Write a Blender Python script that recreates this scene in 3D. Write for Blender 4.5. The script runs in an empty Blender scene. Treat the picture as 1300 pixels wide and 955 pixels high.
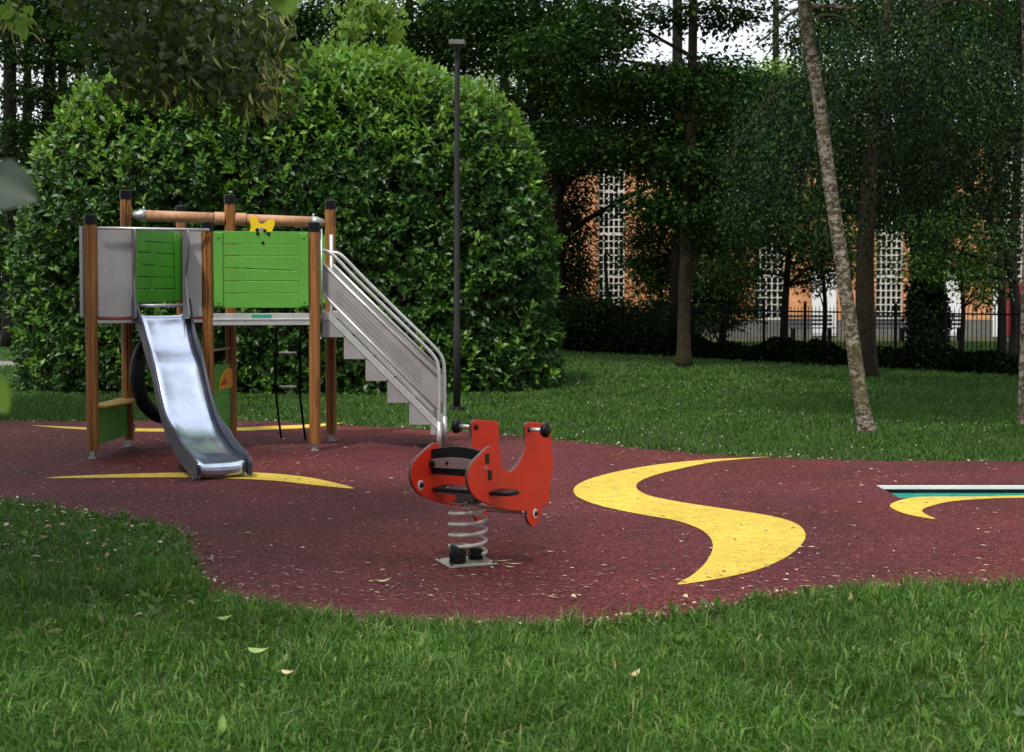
import bpy, math, random
import numpy as np
from mathutils import Vector, Matrix
from mathutils.geometry import delaunay_2d_cdt

random.seed(7)
RNG = np.random.default_rng(11)
scn = bpy.context.scene
COL = scn.collection
PI = math.pi

# ------------------------------------------------------------------ camera model
F = 1800.0
CAMH = 1.6
PITCH = math.atan(61.0 / F)
FW = Vector((0, math.cos(PITCH), -math.sin(PITCH)))
UP = Vector((0, math.sin(PITCH), math.cos(PITCH)))
EYE = Vector((0, 0, CAMH))

def ray(px, py):
    return FW + Vector((1, 0, 0)) * ((px - 650) / F) + UP * ((433 - py) / F)

def at(px, py, d):                      # point seen at a pixel of the survey, at ground distance d
    r = ray(px, py)
    return EYE + r * (d / r.y)

def G(px, py, z=0.0):                   # point on the ground
    r = ray(px, py)
    return EYE + r * ((z - CAMH) / r.z)

def Zat(py, d):
    return at(650, py, d).z

# ------------------------------------------------------------------ tagging
def tag(o, label=None, cat=None, group=None, kind=None):
    if label: o['label'] = label
    if cat: o['category'] = cat
    if group: o['group'] = group
    if kind: o['kind'] = kind
    return o

def empty(name, loc, label, cat, group=None):
    o = bpy.data.objects.new(name, None)
    o.empty_display_size = 0.2
    COL.objects.link(o)
    o.location = loc
    return tag(o, label, cat, group)

def finish(o, parent=None, bevel=0.0, smooth=False):
    COL.objects.link(o)
    if parent is not None:
        o.parent = parent
        o.matrix_parent_inverse = Matrix.Translation(-world_loc(parent))
    if bevel > 0:
        b = o.modifiers.new('bevel', 'BEVEL'); b.width = bevel; b.segments = 2
        b.limit_method = 'ANGLE'; b.angle_limit = math.radians(40)
    if smooth:
        for p in o.data.polygons: p.use_smooth = True
    return o

def world_loc(o):
    v = Vector(o.location)
    # only empties carry a location; meshes are written in world coordinates
    return v

class MB:
    """collects shapes in world coordinates; build() links them as one mesh object"""
    def __init__(s):
        s.v = []; s.f = []; s.m = []
    def add(s, vs, fs, mi=0):
        b = len(s.v)
        s.v.extend([tuple(v) for v in vs])
        for f in fs:
            s.f.append(tuple(b + i for i in f)); s.m.append(mi)
        return s
    def box(s, c, size, ax=None, mi=0):
        # ax: (ux, uy) unit horizontal axis of the box's x side
        c = Vector(c); hx, hy, hz = size[0] / 2, size[1] / 2, size[2] / 2
        if ax is None: X = Vector((1, 0, 0)); Y = Vector((0, 1, 0)); Z = Vector((0, 0, 1))
        elif len(ax) == 2 and not isinstance(ax[0], Vector):
            X = Vector((ax[0], ax[1], 0)).normalized(); Z = Vector((0, 0, 1)); Y = Z.cross(X)
        else:
            X, Y = ax[0].normalized(), ax[1].normalized(); Z = X.cross(Y)
        vs = [c + X * (a * hx) + Y * (b * hy) + Z * (d * hz) for d in (-1, 1) for b in (-1, 1) for a in (-1, 1)]
        fs = [(0, 2, 3, 1), (4, 5, 7, 6), (0, 1, 5, 4), (2, 6, 7, 3), (0, 4, 6, 2), (1, 3, 7, 5)]
        return s.add(vs, fs, mi)
    def tube(s, pts, rad, n=12, cap=True, mi=0, closed=False):
        pts = [Vector(p) for p in pts]
        if not hasattr(rad, '__len__'): rad = [rad] * len(pts)
        N = len(pts); vs = []; prev = None
        for i, p in enumerate(pts):
            if closed: t = pts[(i + 1) % N] - pts[i - 1]
            else: t = pts[min(i + 1, N - 1)] - pts[max(i - 1, 0)]
            t.normalize()
            if prev is None:
                a = Vector((0, 0, 1)) if abs(t.z) < 0.9 else Vector((1, 0, 0))
                u = t.cross(a).normalized()
            else:
                u = (prev - t * prev.dot(t)).normalized()
            prev = u; w = t.cross(u)
            for k in range(n):
                an = 2 * PI * k / n
                vs.append(p + (u * math.cos(an) + w * math.sin(an)) * rad[i])
        fs = []
        for i in range(N if closed else N - 1):
            j = (i + 1) % N
            for k in range(n):
                l = (k + 1) % n
                fs.append((i * n + k, i * n + l, j * n + l, j * n + k))
        if cap and not closed:
            fs.append(tuple(reversed(range(n)))); fs.append(tuple(range((N - 1) * n, N * n)))
        return s.add(vs, fs, mi)
    def prism(s, outline, d, mi=0, side=None):
        # outline: world points in a plane; d: thickness vector
        o = [Vector(p) for p in outline]; n = len(o); d = Vector(d)
        vs = [p - d / 2 for p in o] + [p + d / 2 for p in o]
        nrm = Vector((0, 0, 0))
        for i in range(n): nrm += o[i].cross(o[(i + 1) % n])
        fl = nrm.dot(d) < 0
        a = tuple(range(n)); b = tuple(range(n, 2 * n))
        caps = [a if fl else a[::-1], b[::-1] if fl else b]
        s.add(vs, caps, mi)
        base = len(s.v) - 2 * n
        for i in range(n):
            j = (i + 1) % n
            q = (base + i, base + j, base + n + j, base + n + i)
            s.f.append(q[::-1] if fl else q); s.m.append(mi if side is None else side)
        return s
    def build(s, name, mats, parent=None, bevel=0.0, smooth=False):
        me = bpy.data.meshes.new(name)
        me.from_pydata(s.v, [], s.f); me.update()
        if not isinstance(mats, (list, tuple)): mats = [mats]
        for m in mats: me.materials.append(m)
        if len(mats) > 1: me.polygons.foreach_set('material_index', s.m)
        o = bpy.data.objects.new(name, me)
        return finish(o, parent, bevel, smooth)

def np_mesh(name, V, Fc, nper, mat, parent=None, smooth=False):
    """V (n,3) verts, Fc (m,k) faces of equal size"""
    me = bpy.data.meshes.new(name)
    me.vertices.add(len(V)); me.vertices.foreach_set('co', np.ascontiguousarray(V, dtype=np.float32).ravel())
    m, k = Fc.shape
    me.loops.add(m * k); me.loops.foreach_set('vertex_index', np.ascontiguousarray(Fc, dtype=np.int32).ravel())
    me.polygons.add(m)
    me.polygons.foreach_set('loop_start', np.arange(0, m * k, k, dtype=np.int32))
    me.polygons.foreach_set('loop_total', np.full(m, k, dtype=np.int32))
    me.update(calc_edges=True)
    me.materials.append(mat)
    o = bpy.data.objects.new(name, me)
    return finish(o, parent, 0, smooth)

def smooth_obj(o):
    for p in o.data.polygons: p.use_smooth = True
    return o

# ------------------------------------------------------------------ materials
def new_mat(name):
    m = bpy.data.materials.new(name); m.use_nodes = True
    nt = m.node_tree; nt.nodes.clear()
    out = nt.nodes.new('ShaderNodeOutputMaterial')
    b = nt.nodes.new('ShaderNodeBsdfPrincipled')
    nt.links.new(b.outputs[0], out.inputs[0])
    return m, nt, b, out

def N(nt, t, **kw):
    n = nt.nodes.new(t)
    for k, v in kw.items():
        if k in n.inputs.keys(): n.inputs[k].default_value = v
        else: setattr(n, k, v)
    return n

def ramp(nt, fac, stops):
    r = nt.nodes.new('ShaderNodeValToRGB')
    el = r.color_ramp.elements
    while len(el) < len(stops): el.new(0.5)
    for e, (p, c) in zip(el, stops):
        e.position = p; e.color = (*c, 1) if len(c) == 3 else c
    nt.links.new(fac, r.inputs[0])
    return r.outputs[0]

def mix(nt, fac, a, b, mode='MIX'):
    m = nt.nodes.new('ShaderNodeMix'); m.data_type = 'RGBA'; m.blend_type = mode
    for s, v in ((0, fac), (6, a), (7, b)):
        if hasattr(v, 'is_linked') or isinstance(v, bpy.types.NodeSocket): nt.links.new(v, m.inputs[s])
        else: m.inputs[s].default_value = v if s == 0 else (*v, 1)
    return m.outputs[2]

def objco(nt, scale=(1, 1, 1)):
    c = nt.nodes.new('ShaderNodeTexCoord'); mp = nt.nodes.new('ShaderNodeMapping')
    mp.inputs['Scale'].default_value = scale
    nt.links.new(c.outputs['Object'], mp.inputs[0])
    return mp.outputs[0]

def noise(nt, vec, scale, detail=4, rough=0.55):
    n = nt.nodes.new('ShaderNodeTexNoise')
    n.inputs['Scale'].default_value = scale; n.inputs['Detail'].default_value = detail
    n.inputs['Roughness'].default_value = rough
    nt.links.new(vec, n.inputs['Vector'])
    return n.outputs[0]

def bump(nt, b, h, strength=0.3, dist=0.01):
    bp = nt.nodes.new('ShaderNodeBump')
    bp.inputs['Strength'].default_value = strength; bp.inputs['Distance'].default_value = dist
    nt.links.new(h, bp.inputs['Height']); nt.links.new(bp.outputs[0], b.inputs['Normal'])

def paint(name, col, rough=0.45, var=0.25, scale=6, metal=0.0, spec=0.5, grime=True):
    m, nt, b, out = new_mat(name)
    v = objco(nt)
    n1 = noise(nt, v, scale, 6, 0.6)
    dark = tuple(c * (1 - var) for c in col); lite = tuple(min(1, c * (1 + var * 0.6)) for c in col)
    c = ramp(nt, n1, [(0.3, dark), (0.65, lite)])
    if grime:
        n2 = noise(nt, v, 60, 4, 0.7)
        g = ramp(nt, n2, [(0.55, (0, 0, 0)), (0.8, (0.35, 0.35, 0.35))])
        c = mix(nt, g, c, tuple(x * 0.5 + 0.02 for x in col))
    if grime and name in ('red_board', 'green_board', 'green_lower_board', 'grey_board', 'grey_paint', 'ochre_board'):
        vs2 = objco(nt, (2.5, 2.5, 14)); sc = noise(nt, vs2, 9, 9, 0.8)
        c = mix(nt, ramp(nt, sc, [(0.62, (0,) * 3), (0.70, (0.45,) * 3)]), c, tuple(min(1, x * 0.75 + .10) for x in col))
        vs3 = objco(nt, (3, 3, .5)); st = noise(nt, vs3, 5, 7, 0.7)
        c = mix(nt, ramp(nt, st, [(0.52, (0,) * 3), (0.75, (0.28,) * 3)]), c, tuple(x * 0.5 + .008 for x in col))
    nt.links.new(c, b.inputs['Base Color'])
    r = ramp(nt, n1, [(0.2, (rough - 0.08,) * 3), (0.8, (rough + 0.12,) * 3)])
    nt.links.new(r, b.inputs['Roughness'])
    b.inputs['Metallic'].default_value = metal
    b.inputs['Specular IOR Level'].default_value = spec
    n3 = noise(nt, v, 90, 3, 0.5)
    bump(nt, b, n3, 0.08, 0.003)
    return m

def leaf_mat(name, stops, rough=0.45, trans=0.25, tcol=(0.15, 0.3, 0.03), spec=0.4):
    m, nt, b, out = new_mat(name)
    g = nt.nodes.new('ShaderNodeNewGeometry')
    c = ramp(nt, g.outputs['Random Per Island'], stops)
    v = objco(nt); n1 = noise(nt, v, 1.1, 3, 0.5)
    f = ramp(nt, n1, [(0.3, (0.62,) * 3), (0.7, (1.15,) * 3)])
    c = mix(nt, 1.0, c, f, 'MULTIPLY')
    nt.links.new(c, b.inputs['Base Color'])
    b.inputs['Roughness'].default_value = rough
    b.inputs['Specular IOR Level'].default_value = spec
    if trans > 0:
        t = nt.nodes.new('ShaderNodeBsdfTranslucent'); t.inputs[0].default_value = (*tcol, 1)
        mx = nt.nodes.new('ShaderNodeMixShader'); mx.inputs[0].default_value = trans
        nt.links.new(b.outputs[0], mx.inputs[1]); nt.links.new(t.outputs[0], mx.inputs[2])
        nt.links.new(mx.outputs[0], out.inputs[0])
    return m

def wood_mat(name, dark, lite, rough=0.55, zscale=0.6):
    m, nt, b, out = new_mat(name)
    v = objco(nt, (14, 14, zscale))
    n1 = noise(nt, v, 3.0, 6, 0.65)
    c = ramp(nt, n1, [(0.3, dark), (0.7, lite)])
    v2 = objco(nt, (1, 1, 0.35)); n2 = noise(nt, v2, 5.5, 2, 0.4)
    k = ramp(nt, n2, [(0.68, (0, 0, 0)), (0.76, (0.75,) * 3)])      # knots
    c = mix(nt, k, c, tuple(x * 0.3 for x in dark))
    nt.links.new(c, b.inputs['Base Color'])
    b.inputs['Roughness'].default_value = rough
    bump(nt, b, n1, 0.25, 0.004)
    return m

def bark_mat(name, a, b_, moss=None, pale=None, zs=0.35, strength=0.8):
    m, nt, b, out = new_mat(name)
    v = objco(nt, (1, 1, zs)); n1 = noise(nt, v, 22, 8, 0.7)
    c = ramp(nt, n1, [(0.35, a), (0.65, b_)])
    if pale:
        v3 = objco(nt, (1, 1, 1.6)); n3 = noise(nt, v3, 15, 9, 0.75)
        c = mix(nt, ramp(nt, n3, [(0.49, (0,) * 3), (0.55, (0.9,) * 3)]), c, pale)
    if moss:
        v2 = objco(nt); n2 = noise(nt, v2, 3.2, 6, 0.7)
        c = mix(nt, ramp(nt, n2, [(0.46, (0,) * 3), (0.66, (0.75,) * 3)]), c, moss)
    nt.links.new(c, b.inputs['Base Color']); b.inputs['Roughness'].default_value = 0.9
    b.inputs['Specular IOR Level'].default_value = 0.2
    bump(nt, b, n1, strength, 0.02)
    return m

M = {}
M['wood'] = wood_mat('stained_wood', (0.14, 0.05, 0.012), (0.40, 0.175, 0.045))
M['beam'] = wood_mat('pale_wood', (0.36, 0.17, 0.085), (0.60, 0.33, 0.19))
M['black'] = paint('black_plastic', (0.006, 0.0065, 0.008), 0.42, 0.3, spec=.25, grime=False)
M['rubberblack'] = paint('tyre_rubber', (0.006, 0.008, 0.014), 0.45, 0.3, spec=.3, grime=False)
M['green'] = paint('green_board', (0.105, 0.36, 0.045), 0.42, 0.12, 3)
M['greendark'] = paint('green_lower_board', (0.10, 0.36, 0.05), 0.5, 0.2, 3)
M['grey'] = paint('grey_board', (0.40, 0.40, 0.41), 0.5, 0.12, 3)
M['steelgrey'] = paint('grey_paint', (0.29, 0.285, 0.295), 0.42, 0.12, 4)
M['alu'] = paint('aluminium', (0.62, 0.63, 0.64), 0.35, 0.1, 8, 0.6)
M['galv'] = paint('galvanised', (0.42, 0.43, 0.44), 0.4, 0.18, 20, 0.7)
M['red_board'] = paint('red_board', (0.85, 0.045, 0.014), 0.5, 0.08, 3, spec=.3)
M['board_edge'] = paint('board_edge', (0.10, 0.055, 0.055), 0.4, 0.2, 4)
M['darkred'] = paint('dark_red_paint', (0.22, 0.01, 0.015), 0.4, 0.2, 8)
M['fin'] = paint('fin_grey', (0.13, 0.13, 0.15), 0.45, 0.15, 4)  # shade of the sideways-facing fins put into a darker grey
M['slide_side'] = paint('slate_plastic', (0.045, 0.05, 0.075), 0.4, 0.2, 4)
M['yellow'] = paint('yellow_board', (0.85, 0.60, 0.005), 0.45, 0.05, 4)
M['ochre'] = paint('ochre_board', (0.45, 0.26, 0.03), 0.5, 0.2, 6)
M['orange'] = paint('orange_print', (0.75, 0.33, 0.02), 0.5, 0.1, 6)
M['redprint'] = paint('red_print', (0.45, 0.03, 0.01), 0.5, 0.1, 6)
M['teal'] = paint('teal_print', (0.01, 0.32, 0.22), 0.5, 0.1, 6)
M['rope'] = paint('dark_rope', (0.008, 0.007, 0.008), 0.9, 0.3, 40, spec=.1)
M['lamp'] = paint('anthracite_paint', (0.024, 0.025, 0.028), 0.55, 0.2, 6, spec=.25)
M['lamphead'] = paint('lamp_grey', (0.13, 0.13, 0.12), 0.6, 0.2, 6)
M['iron'] = paint('black_iron', (0.005, 0.005, 0.006), 0.7, 0.3, 10, spec=.1, grime=False)
M['white'] = paint('white_paint', (0.72, 0.74, 0.76), 0.6, 0.1, 2)
M['lattice'] = paint('pale_concrete', (0.52, 0.50, 0.47), 0.8, 0.2, 3)
M['plinth'] = paint('plinth_concrete', (0.12, 0.12, 0.115), 0.85, 0.3, 2)
M['spring'] = paint('spring_paint', (0.52, 0.49, 0.46), 0.4, 0.2, 20)
M['taupe'] = paint('taupe_board', (0.20, 0.155, 0.15), 0.5, 0.12, 5)
M['baseplate'] = paint('base_plate', (0.42, 0.40, 0.35), 0.45, 0.35, 30, 0.4)
M['bench'] = paint('bench_boards', (0.04, 0.045, 0.055), 0.7, 0.3, 8)

# brushed steel of the slide bed
m, nt, b, out = new_mat('brushed_steel')
v = objco(nt, (1, 1, 1)); n1 = noise(nt, v, 7, 5, 0.6)
nt.links.new(ramp(nt, n1, [(0.3, (0.52, 0.59, 0.76)), (0.7, (0.62, 0.69, 0.83))]), b.inputs['Base Color'])
b.inputs['Metallic'].default_value = 1.0
nt.links.new(ramp(nt, n1, [(0.3, (0.19,) * 3), (0.75, (0.27,) * 3)]), b.inputs['Roughness'])
v = objco(nt, (60, 60, 4)); bump(nt, b, noise(nt, v, 3, 3, 0.6), 0.012, 0.002)
M['steel'] = m

# wet-pour rubber, maroon granules
def granule(name, c0, c1, c2, big):
    m, nt, b, out = new_mat(name)
    v = objco(nt)
    g = nt.nodes.new('ShaderNodeTexVoronoi'); g.inputs['Scale'].default_value = 95
    nt.links.new(v, g.inputs['Vector'])
    sep = nt.nodes.new('ShaderNodeSeparateColor'); nt.links.new(g.outputs['Color'], sep.inputs[0])
    c = ramp(nt, sep.outputs[0], [(0.0, c0), (0.55, c1), (0.86, c1), (0.97, c2)])
    n1 = noise(nt, v, 0.75, 5, 0.6)
    c = mix(nt, 1.0, c, ramp(nt, n1, [(0.28, (big, big * 0.98, big)), (0.7, (1.2, 1.12, 1.1))]), 'MULTIPLY')
    n2 = noise(nt, v, 9, 6, 0.7)
    c = mix(nt, 1.0, c, ramp(nt, n2, [(0.3, (0.75,) * 3), (0.7, (1.2,) * 3)]), 'MULTIPLY')
    if name == 'maroon_rubber':
        n4 = noise(nt, v, 0.42, 4, 0.5)
        c = mix(nt, ramp(nt, n4, [(0.45, (0,) * 3), (0.62, (1,) * 3)]), c, mix(nt, 1.0, c, (1.12, 1.08, 0.72), 'MULTIPLY'))
    nt.links.new(c, b.inputs['Base Color']); b.inputs['Roughness'].default_value = 0.85
    b.inputs['Specular IOR Level'].default_value = 0.25
    bump(nt, b, g.outputs['Distance'], 0.7, 0.006)
    return m
M['maroon'] = granule('maroon_rubber', (0.020, 0.005, 0.007), (0.115, 0.022, 0.030), (0.23, 0.075, 0.085), 0.62)
M['yellowrub'] = granule('yellow_rubber', (0.48, 0.36, 0.05), (0.66, 0.51, 0.08), (0.72, 0.57, 0.12), 0.85)
M['tealrub'] = granule('teal_rubber', (0.0, 0.16, 0.13), (0.0, 0.30, 0.24), (0.1, 0.4, 0.33), 0.85)
M['brownrub'] = granule('rust_rubber', (0.05, 0.012, 0.006), (0.17, 0.045, 0.022), (0.4, 0.2, 0.12), 0.8)

# soil under the lawn
m, nt, b, out = new_mat('lawn_soil')
v = objco(nt); n1 = noise(nt, v, 3.0, 8, 0.7); n2 = noise(nt, v, 60, 4, 0.7)
c = ramp(nt, n1, [(0.3, (0.018, 0.038, 0.010)), (0.7, (0.045, 0.062, 0.018))])
c = mix(nt, ramp(nt, n2, [(0.45, (0,) * 3), (0.75, (0.6,) * 3)]), c, (0.09, 0.07, 0.03))
nt.links.new(c, b.inputs['Base Color']); b.inputs['Roughness'].default_value = 0.95
bump(nt, b, n2, 0.8, 0.02)
M['soil'] = m
m, nt, b, out = new_mat('path_gravel')
v = objco(nt); n1 = noise(nt, v, 40, 5, 0.7)
nt.links.new(ramp(nt, n1, [(0.3, (0.10, 0.10, 0.095)), (0.7, (0.22, 0.21, 0.20))]), b.inputs['Base Color'])
b.inputs['Roughness'].default_value = 0.95
M['path'] = m
# brick
m, nt, b, out = new_mat('orange_brick')
co = nt.nodes.new('ShaderNodeTexCoord'); mp = nt.nodes.new('ShaderNodeMapping')
mp.inputs['Rotation'].default_value = (PI / 2, 0, 0)
nt.links.new(co.outputs['Object'], mp.inputs[0])
bk = nt.nodes.new('ShaderNodeTexBrick'); bk.inputs['Scale'].default_value = 1.0
bk.inputs['Brick Width'].default_value = 0.26; bk.inputs['Row Height'].default_value = 0.075
bk.inputs['Mortar Size'].default_value = 0.008
bk.inputs['Color1'].default_value = (0.72, 0.34, 0.15, 1); bk.inputs['Color2'].default_value = (0.60, 0.26, 0.11, 1)
bk.inputs['Mortar'].default_value = (0.42, 0.26, 0.17, 1)
nt.links.new(mp.outputs[0], bk.inputs['Vector'])
n1 = noise(nt, co.outputs['Object'], 0.8, 5, 0.6)
c = mix(nt, 1.0, bk.outputs['Color'], ramp(nt, n1, [(0.3, (0.7,) * 3), (0.7, (1.2,) * 3)]), 'MULTIPLY')
nt.links.new(c, b.inputs['Base Color']); b.inputs['Roughness'].default_value = 0.9
M['brick'] = m
m, nt, b, out = new_mat('dark_glass')
b.inputs['Base Color'].default_value = (0.012, 0.014, 0.016, 1); b.inputs['Roughness'].default_value = 0.15
M['glass'] = m

# foliage
M['laurel'] = leaf_mat('laurel_leaf', [(0.0, (0.008, 0.034, 0.006)), (0.5, (0.019, 0.070, 0.009)), (0.85, (0.046, 0.128, 0.014)), (1.0, (0.11, 0.22, 0.028))], 0.42, 0.12, (0.10, 0.26, 0.02), 0.4)
M['laurel_young'] = leaf_mat('young_laurel_leaf', [(0.0, (0.045, 0.135, 0.012)), (0.6, (0.09, 0.23, 0.022)), (1.0, (0.22, 0.36, 0.045))], 0.42, 0.26, (0.22, 0.42, 0.03), 0.4)
M['darkleaf'] = leaf_mat('dark_leaf', [(0.0, (0.006, 0.018, 0.007)), (0.6, (0.015, 0.038, 0.012)), (1.0, (0.045, 0.09, 0.018))], 0.6, 0.12, (0.06, 0.15, 0.015), 0.02)
M['blueleaf'] = leaf_mat('dusky_leaf', [(0.0, (0.010, 0.024, 0.013)), (0.6, (0.021, 0.044, 0.021)), (0.9, (0.042, 0.08, 0.028)), (1.0, (0.13, 0.21, 0.05))], 0.6, 0.08, (0.05, 0.1, 0.03), 0.03)
M['midleaf'] = leaf_mat('mid_leaf', [(0.0, (0.012, 0.035, 0.01)), (0.6, (0.028, 0.075, 0.016)), (1.0, (0.08, 0.16, 0.025))], 0.55, 0.2, (0.10, 0.22, 0.02), 0.15)
M['brightleaf'] = leaf_mat('bright_leaf', [(0.0, (0.08, 0.16, 0.03)), (0.6, (0.16, 0.30, 0.05)), (1.0, (0.28, 0.42, 0.08))], 0.5, 0.45, (0.25, 0.42, 0.05), 0.3)  # bright green; on lit foliage this colour also carries the sunlight
M['lime'] = leaf_mat('lime_leaf', [(0.0, (0.012, 0.028, 0.008)), (0.6, (0.028, 0.055, 0.012)), (1.0, (0.075, 0.12, 0.022))], 0.5, 0.25, (0.12, 0.19, 0.02), 0.3)
M['bract'] = leaf_mat('lime_bract', [(0.0, (0.20, 0.24, 0.06)), (1.0, (0.42, 0.42, 0.14))], 0.6, 0.3, (0.35, 0.38, 0.1), 0.3)
M['ivy'] = leaf_mat('ivy_leaf', [(0.0, (0.003, 0.008, 0.003)), (0.8, (0.008, 0.018, 0.007)), (1.0, (0.02, 0.04, 0.01))], 0.8, 0.0, spec=.0)
M['core'] = leaf_mat('twig_shade', [(0.0, (0.012, 0.014, 0.008)), (1.0, (0.014, 0.017, 0.009))], 0.95, 0.0)  # twig brown taken near black to hold the hedge's inner shade
M['grass'] = leaf_mat('grass_blade', [(0.0, (0.035, 0.10, 0.014)), (0.5, (0.07, 0.175, 0.025)), (0.85, (0.145, 0.28, 0.045)), (0.95, (0.19, 0.30, 0.08)), (1.0, (0.40, 0.34, 0.16))], 0.48, 0.3, (0.11, 0.28, 0.03), 0.3)
M['grassfar'] = leaf_mat('lawn_blade', [(0.0, (0.03, 0.085, 0.012)), (0.6, (0.052, 0.13, 0.018)), (0.95, (0.085, 0.18, 0.028)), (1.0, (0.13, 0.20, 0.05))], 0.55, 0.25, (0.08, 0.22, 0.03), 0.25)
M['petal'] = paint('clover_flower', (0.42, 0.45, 0.36), 0.8, 0.1)
M['litter'] = leaf_mat('dry_litter', [(0.0, (0.16, 0.09, 0.05)), (0.5, (0.42, 0.30, 0.18)), (1.0, (0.80, 0.72, 0.56))], 0.8, 0.0)
M['dryleaf'] = paint('dry_leaf', (0.50, 0.43, 0.24), 0.7, 0.35, 40)
M['paleleaf'] = paint('pale_green_leaf', (0.22, 0.36, 0.10), 0.6, 0.3, 40)
M['bark'] = bark_mat('dark_bark', (0.012, 0.009, 0.007), (0.045, 0.034, 0.025))
M['barkmid'] = bark_mat('brown_bark', (0.008, 0.006, 0.004), (0.05, 0.036, 0.023), moss=(0.025, 0.028, 0.010))
M['birch'] = bark_mat('mottled_bark', (0.018, 0.013, 0.009), (0.13, 0.10, 0.07), moss=(0.075, 0.07, 0.018), pale=(0.36, 0.33, 0.28))
M['blackbark'] = bark_mat('black_bark', (0.004, 0.0035, 0.003), (0.016, 0.013, 0.010))

# ------------------------------------------------------------------ ground polygons
def poly(pix, z=0.0):
    return [(G(x, y, 0).x, G(x, y, 0).y) for x, y in pix]

def catmull(P, sub=6, closed=True):
    n = len(P); out = []
    rng = range(n) if closed else range(n - 1)
    for i in rng:
        g = lambda k: P[k % n] if closed else P[max(0, min(n - 1, k))]
        p0, p1, p2, p3 = g(i - 1), g(i), g(i + 1), g(i + 2)
        for k in range(sub):
            t = k / sub
            out.append(tuple(0.5 * ((2 * b) + (-a + c) * t + (2 * a - 5 * b + 4 * c - d) * t * t + (-a + 3 * b - 3 * c + d) * t ** 3)
                             for a, b, c, d in zip(p0, p1, p2, p3)))
    if not closed: out.append(P[-1])
    return out

RUB = poly([(-260, 530), (-60, 533), (60, 535), (200, 535), (330, 535), (430, 540), (500, 543), (560, 547), (630, 552), (700, 558), (760, 564), (820, 570), (900, 577),
            (1000, 582), (1100, 585), (1300, 586), (1600, 588), (1640, 660), (1600, 742), (1450, 745), (1300, 748), (1200, 750), (1100, 752), (1040, 755), (980, 762),
            (900, 775), (830, 786), (760, 793), (690, 799), (620, 801), (540, 798), (460, 793), (390, 785), (320, 771), (275, 757),
            (252, 738), (243, 712), (236, 686), (215, 672), (160, 661), (90, 650), (40, 641), (-60, 630), (-200, 622), (-380, 600)])
RUBS = catmull(RUB, 5)
# ragged edge where grass meets the rubber
RUBS = [(x + 0.03 * math.sin(i * 1.9) + 0.018 * math.sin(i * 4.3), y + 0.035 * math.sin(i * 2.7 + 1) + 0.02 * math.sin(i * 5.1)) for i, (x, y) in enumerate(RUBS)]
PX0, PX1 = 3.03, 6.3
PY0, PY1 = G(1200, 632).y, G(1200, 616.5).y
HOLE = [(PX0, PY0), (PX1, PY0), (PX1, PY1), (PX0, PY1)]

def inside(poly_, X, Y):
    P = np.array(poly_); x0, y0 = P[:, 0], P[:, 1]; x1, y1 = np.roll(x0, -1), np.roll(y0, -1)
    res = np.zeros(len(X), bool)
    for a, b_, c, d in zip(x0, y0, x1, y1):
        cond = ((b_ > Y) != (d > Y))
        with np.errstate(divide='ignore', invalid='ignore'):
            xi = (c - a) * (Y - b_) / (d - b_ + 1e-12) + a
        res ^= cond & (X < xi)
    return res

def sheet(name, outline, z, mat, hole=None, parent=None, thick=0.0, grid=None):
    pts = [Vector(p) for p in outline]; n = len(pts)
    edges = [(i, (i + 1) % n) for i in range(n)]
    if hole:
        h = [Vector(p) for p in hole]; k = len(h)
        edges += [(n + i, n + (i + 1) % k) for i in range(k)]; pts += h
    vs, es, fs, *_ = delaunay_2d_cdt(pts, edges, [], 0, 1e-6)
    keep = []
    for f in fs:
        c = sum((vs[i] for i in f), Vector((0, 0))) / len(f)
        X, Y = np.array([c.x]), np.array([c.y])
        if inside(outline, X, Y)[0] and not (hole and inside(hole, X, Y)[0]): keep.append(tuple(f))
    mb = MB(); mb.add([(v.x, v.y, z) for v in vs], keep)
    if thick:
        for loop in ([outline] + ([hole] if hole else [])):
            k = len(loop)
            for i in range(k):
                a, c = loop[i], loop[(i + 1) % k]
                mb.add([(a[0], a[1], z), (c[0], c[1], z), (c[0], c[1], z - thick), (a[0], a[1], z - thick)], [(0, 1, 2, 3)])
    return mb.build(name, mat, parent)

BIG = 600.0
# lawn ground: one large sheet with the pit cut out of it
lawn = sheet('ground', [(-BIG, -60), (BIG, -60), (BIG, BIG), (-BIG, BIG)], -0.012, M['soil'], hole=HOLE)
tag(lawn, 'dark soil of the lawn under the grass', None, None, 'structure')
rub = sheet('play_ground', RUBS, 0.0, M['maroon'], hole=HOLE, thick=0.011)
tag(rub, 'maroon rubber surface of the playground', None, None, 'structure')

def marking(pix, z=0.004, mat='yellowrub', sub=5, label=None):
    P = catmull([(G(x, y).x, G(x, y).y) for x, y in pix], sub)
    o = sheet('marking', P, z, M[mat], parent=None)
    o.parent = rub
    if label: o['label'] = label
    return o
# the big S
marking([(978, 580.5), (940, 582), (890, 584.5), (830, 591), (780, 600), (745, 610), (729, 620), (733, 631), (760, 642), (810, 653), (860, 662), (893, 675), (905, 692), (898, 712), (880, 730),
         (860, 742.5), (884, 740), (925, 733), (965, 723), (1000, 707), (1019, 690), (1022, 677), (1010, 665), (980, 656), (930, 648), (870, 639), (825, 630), (808, 620), (815, 610), (845, 600), (900, 588), (945, 583)], label='wide yellow S-shaped band in the rubber')
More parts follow.
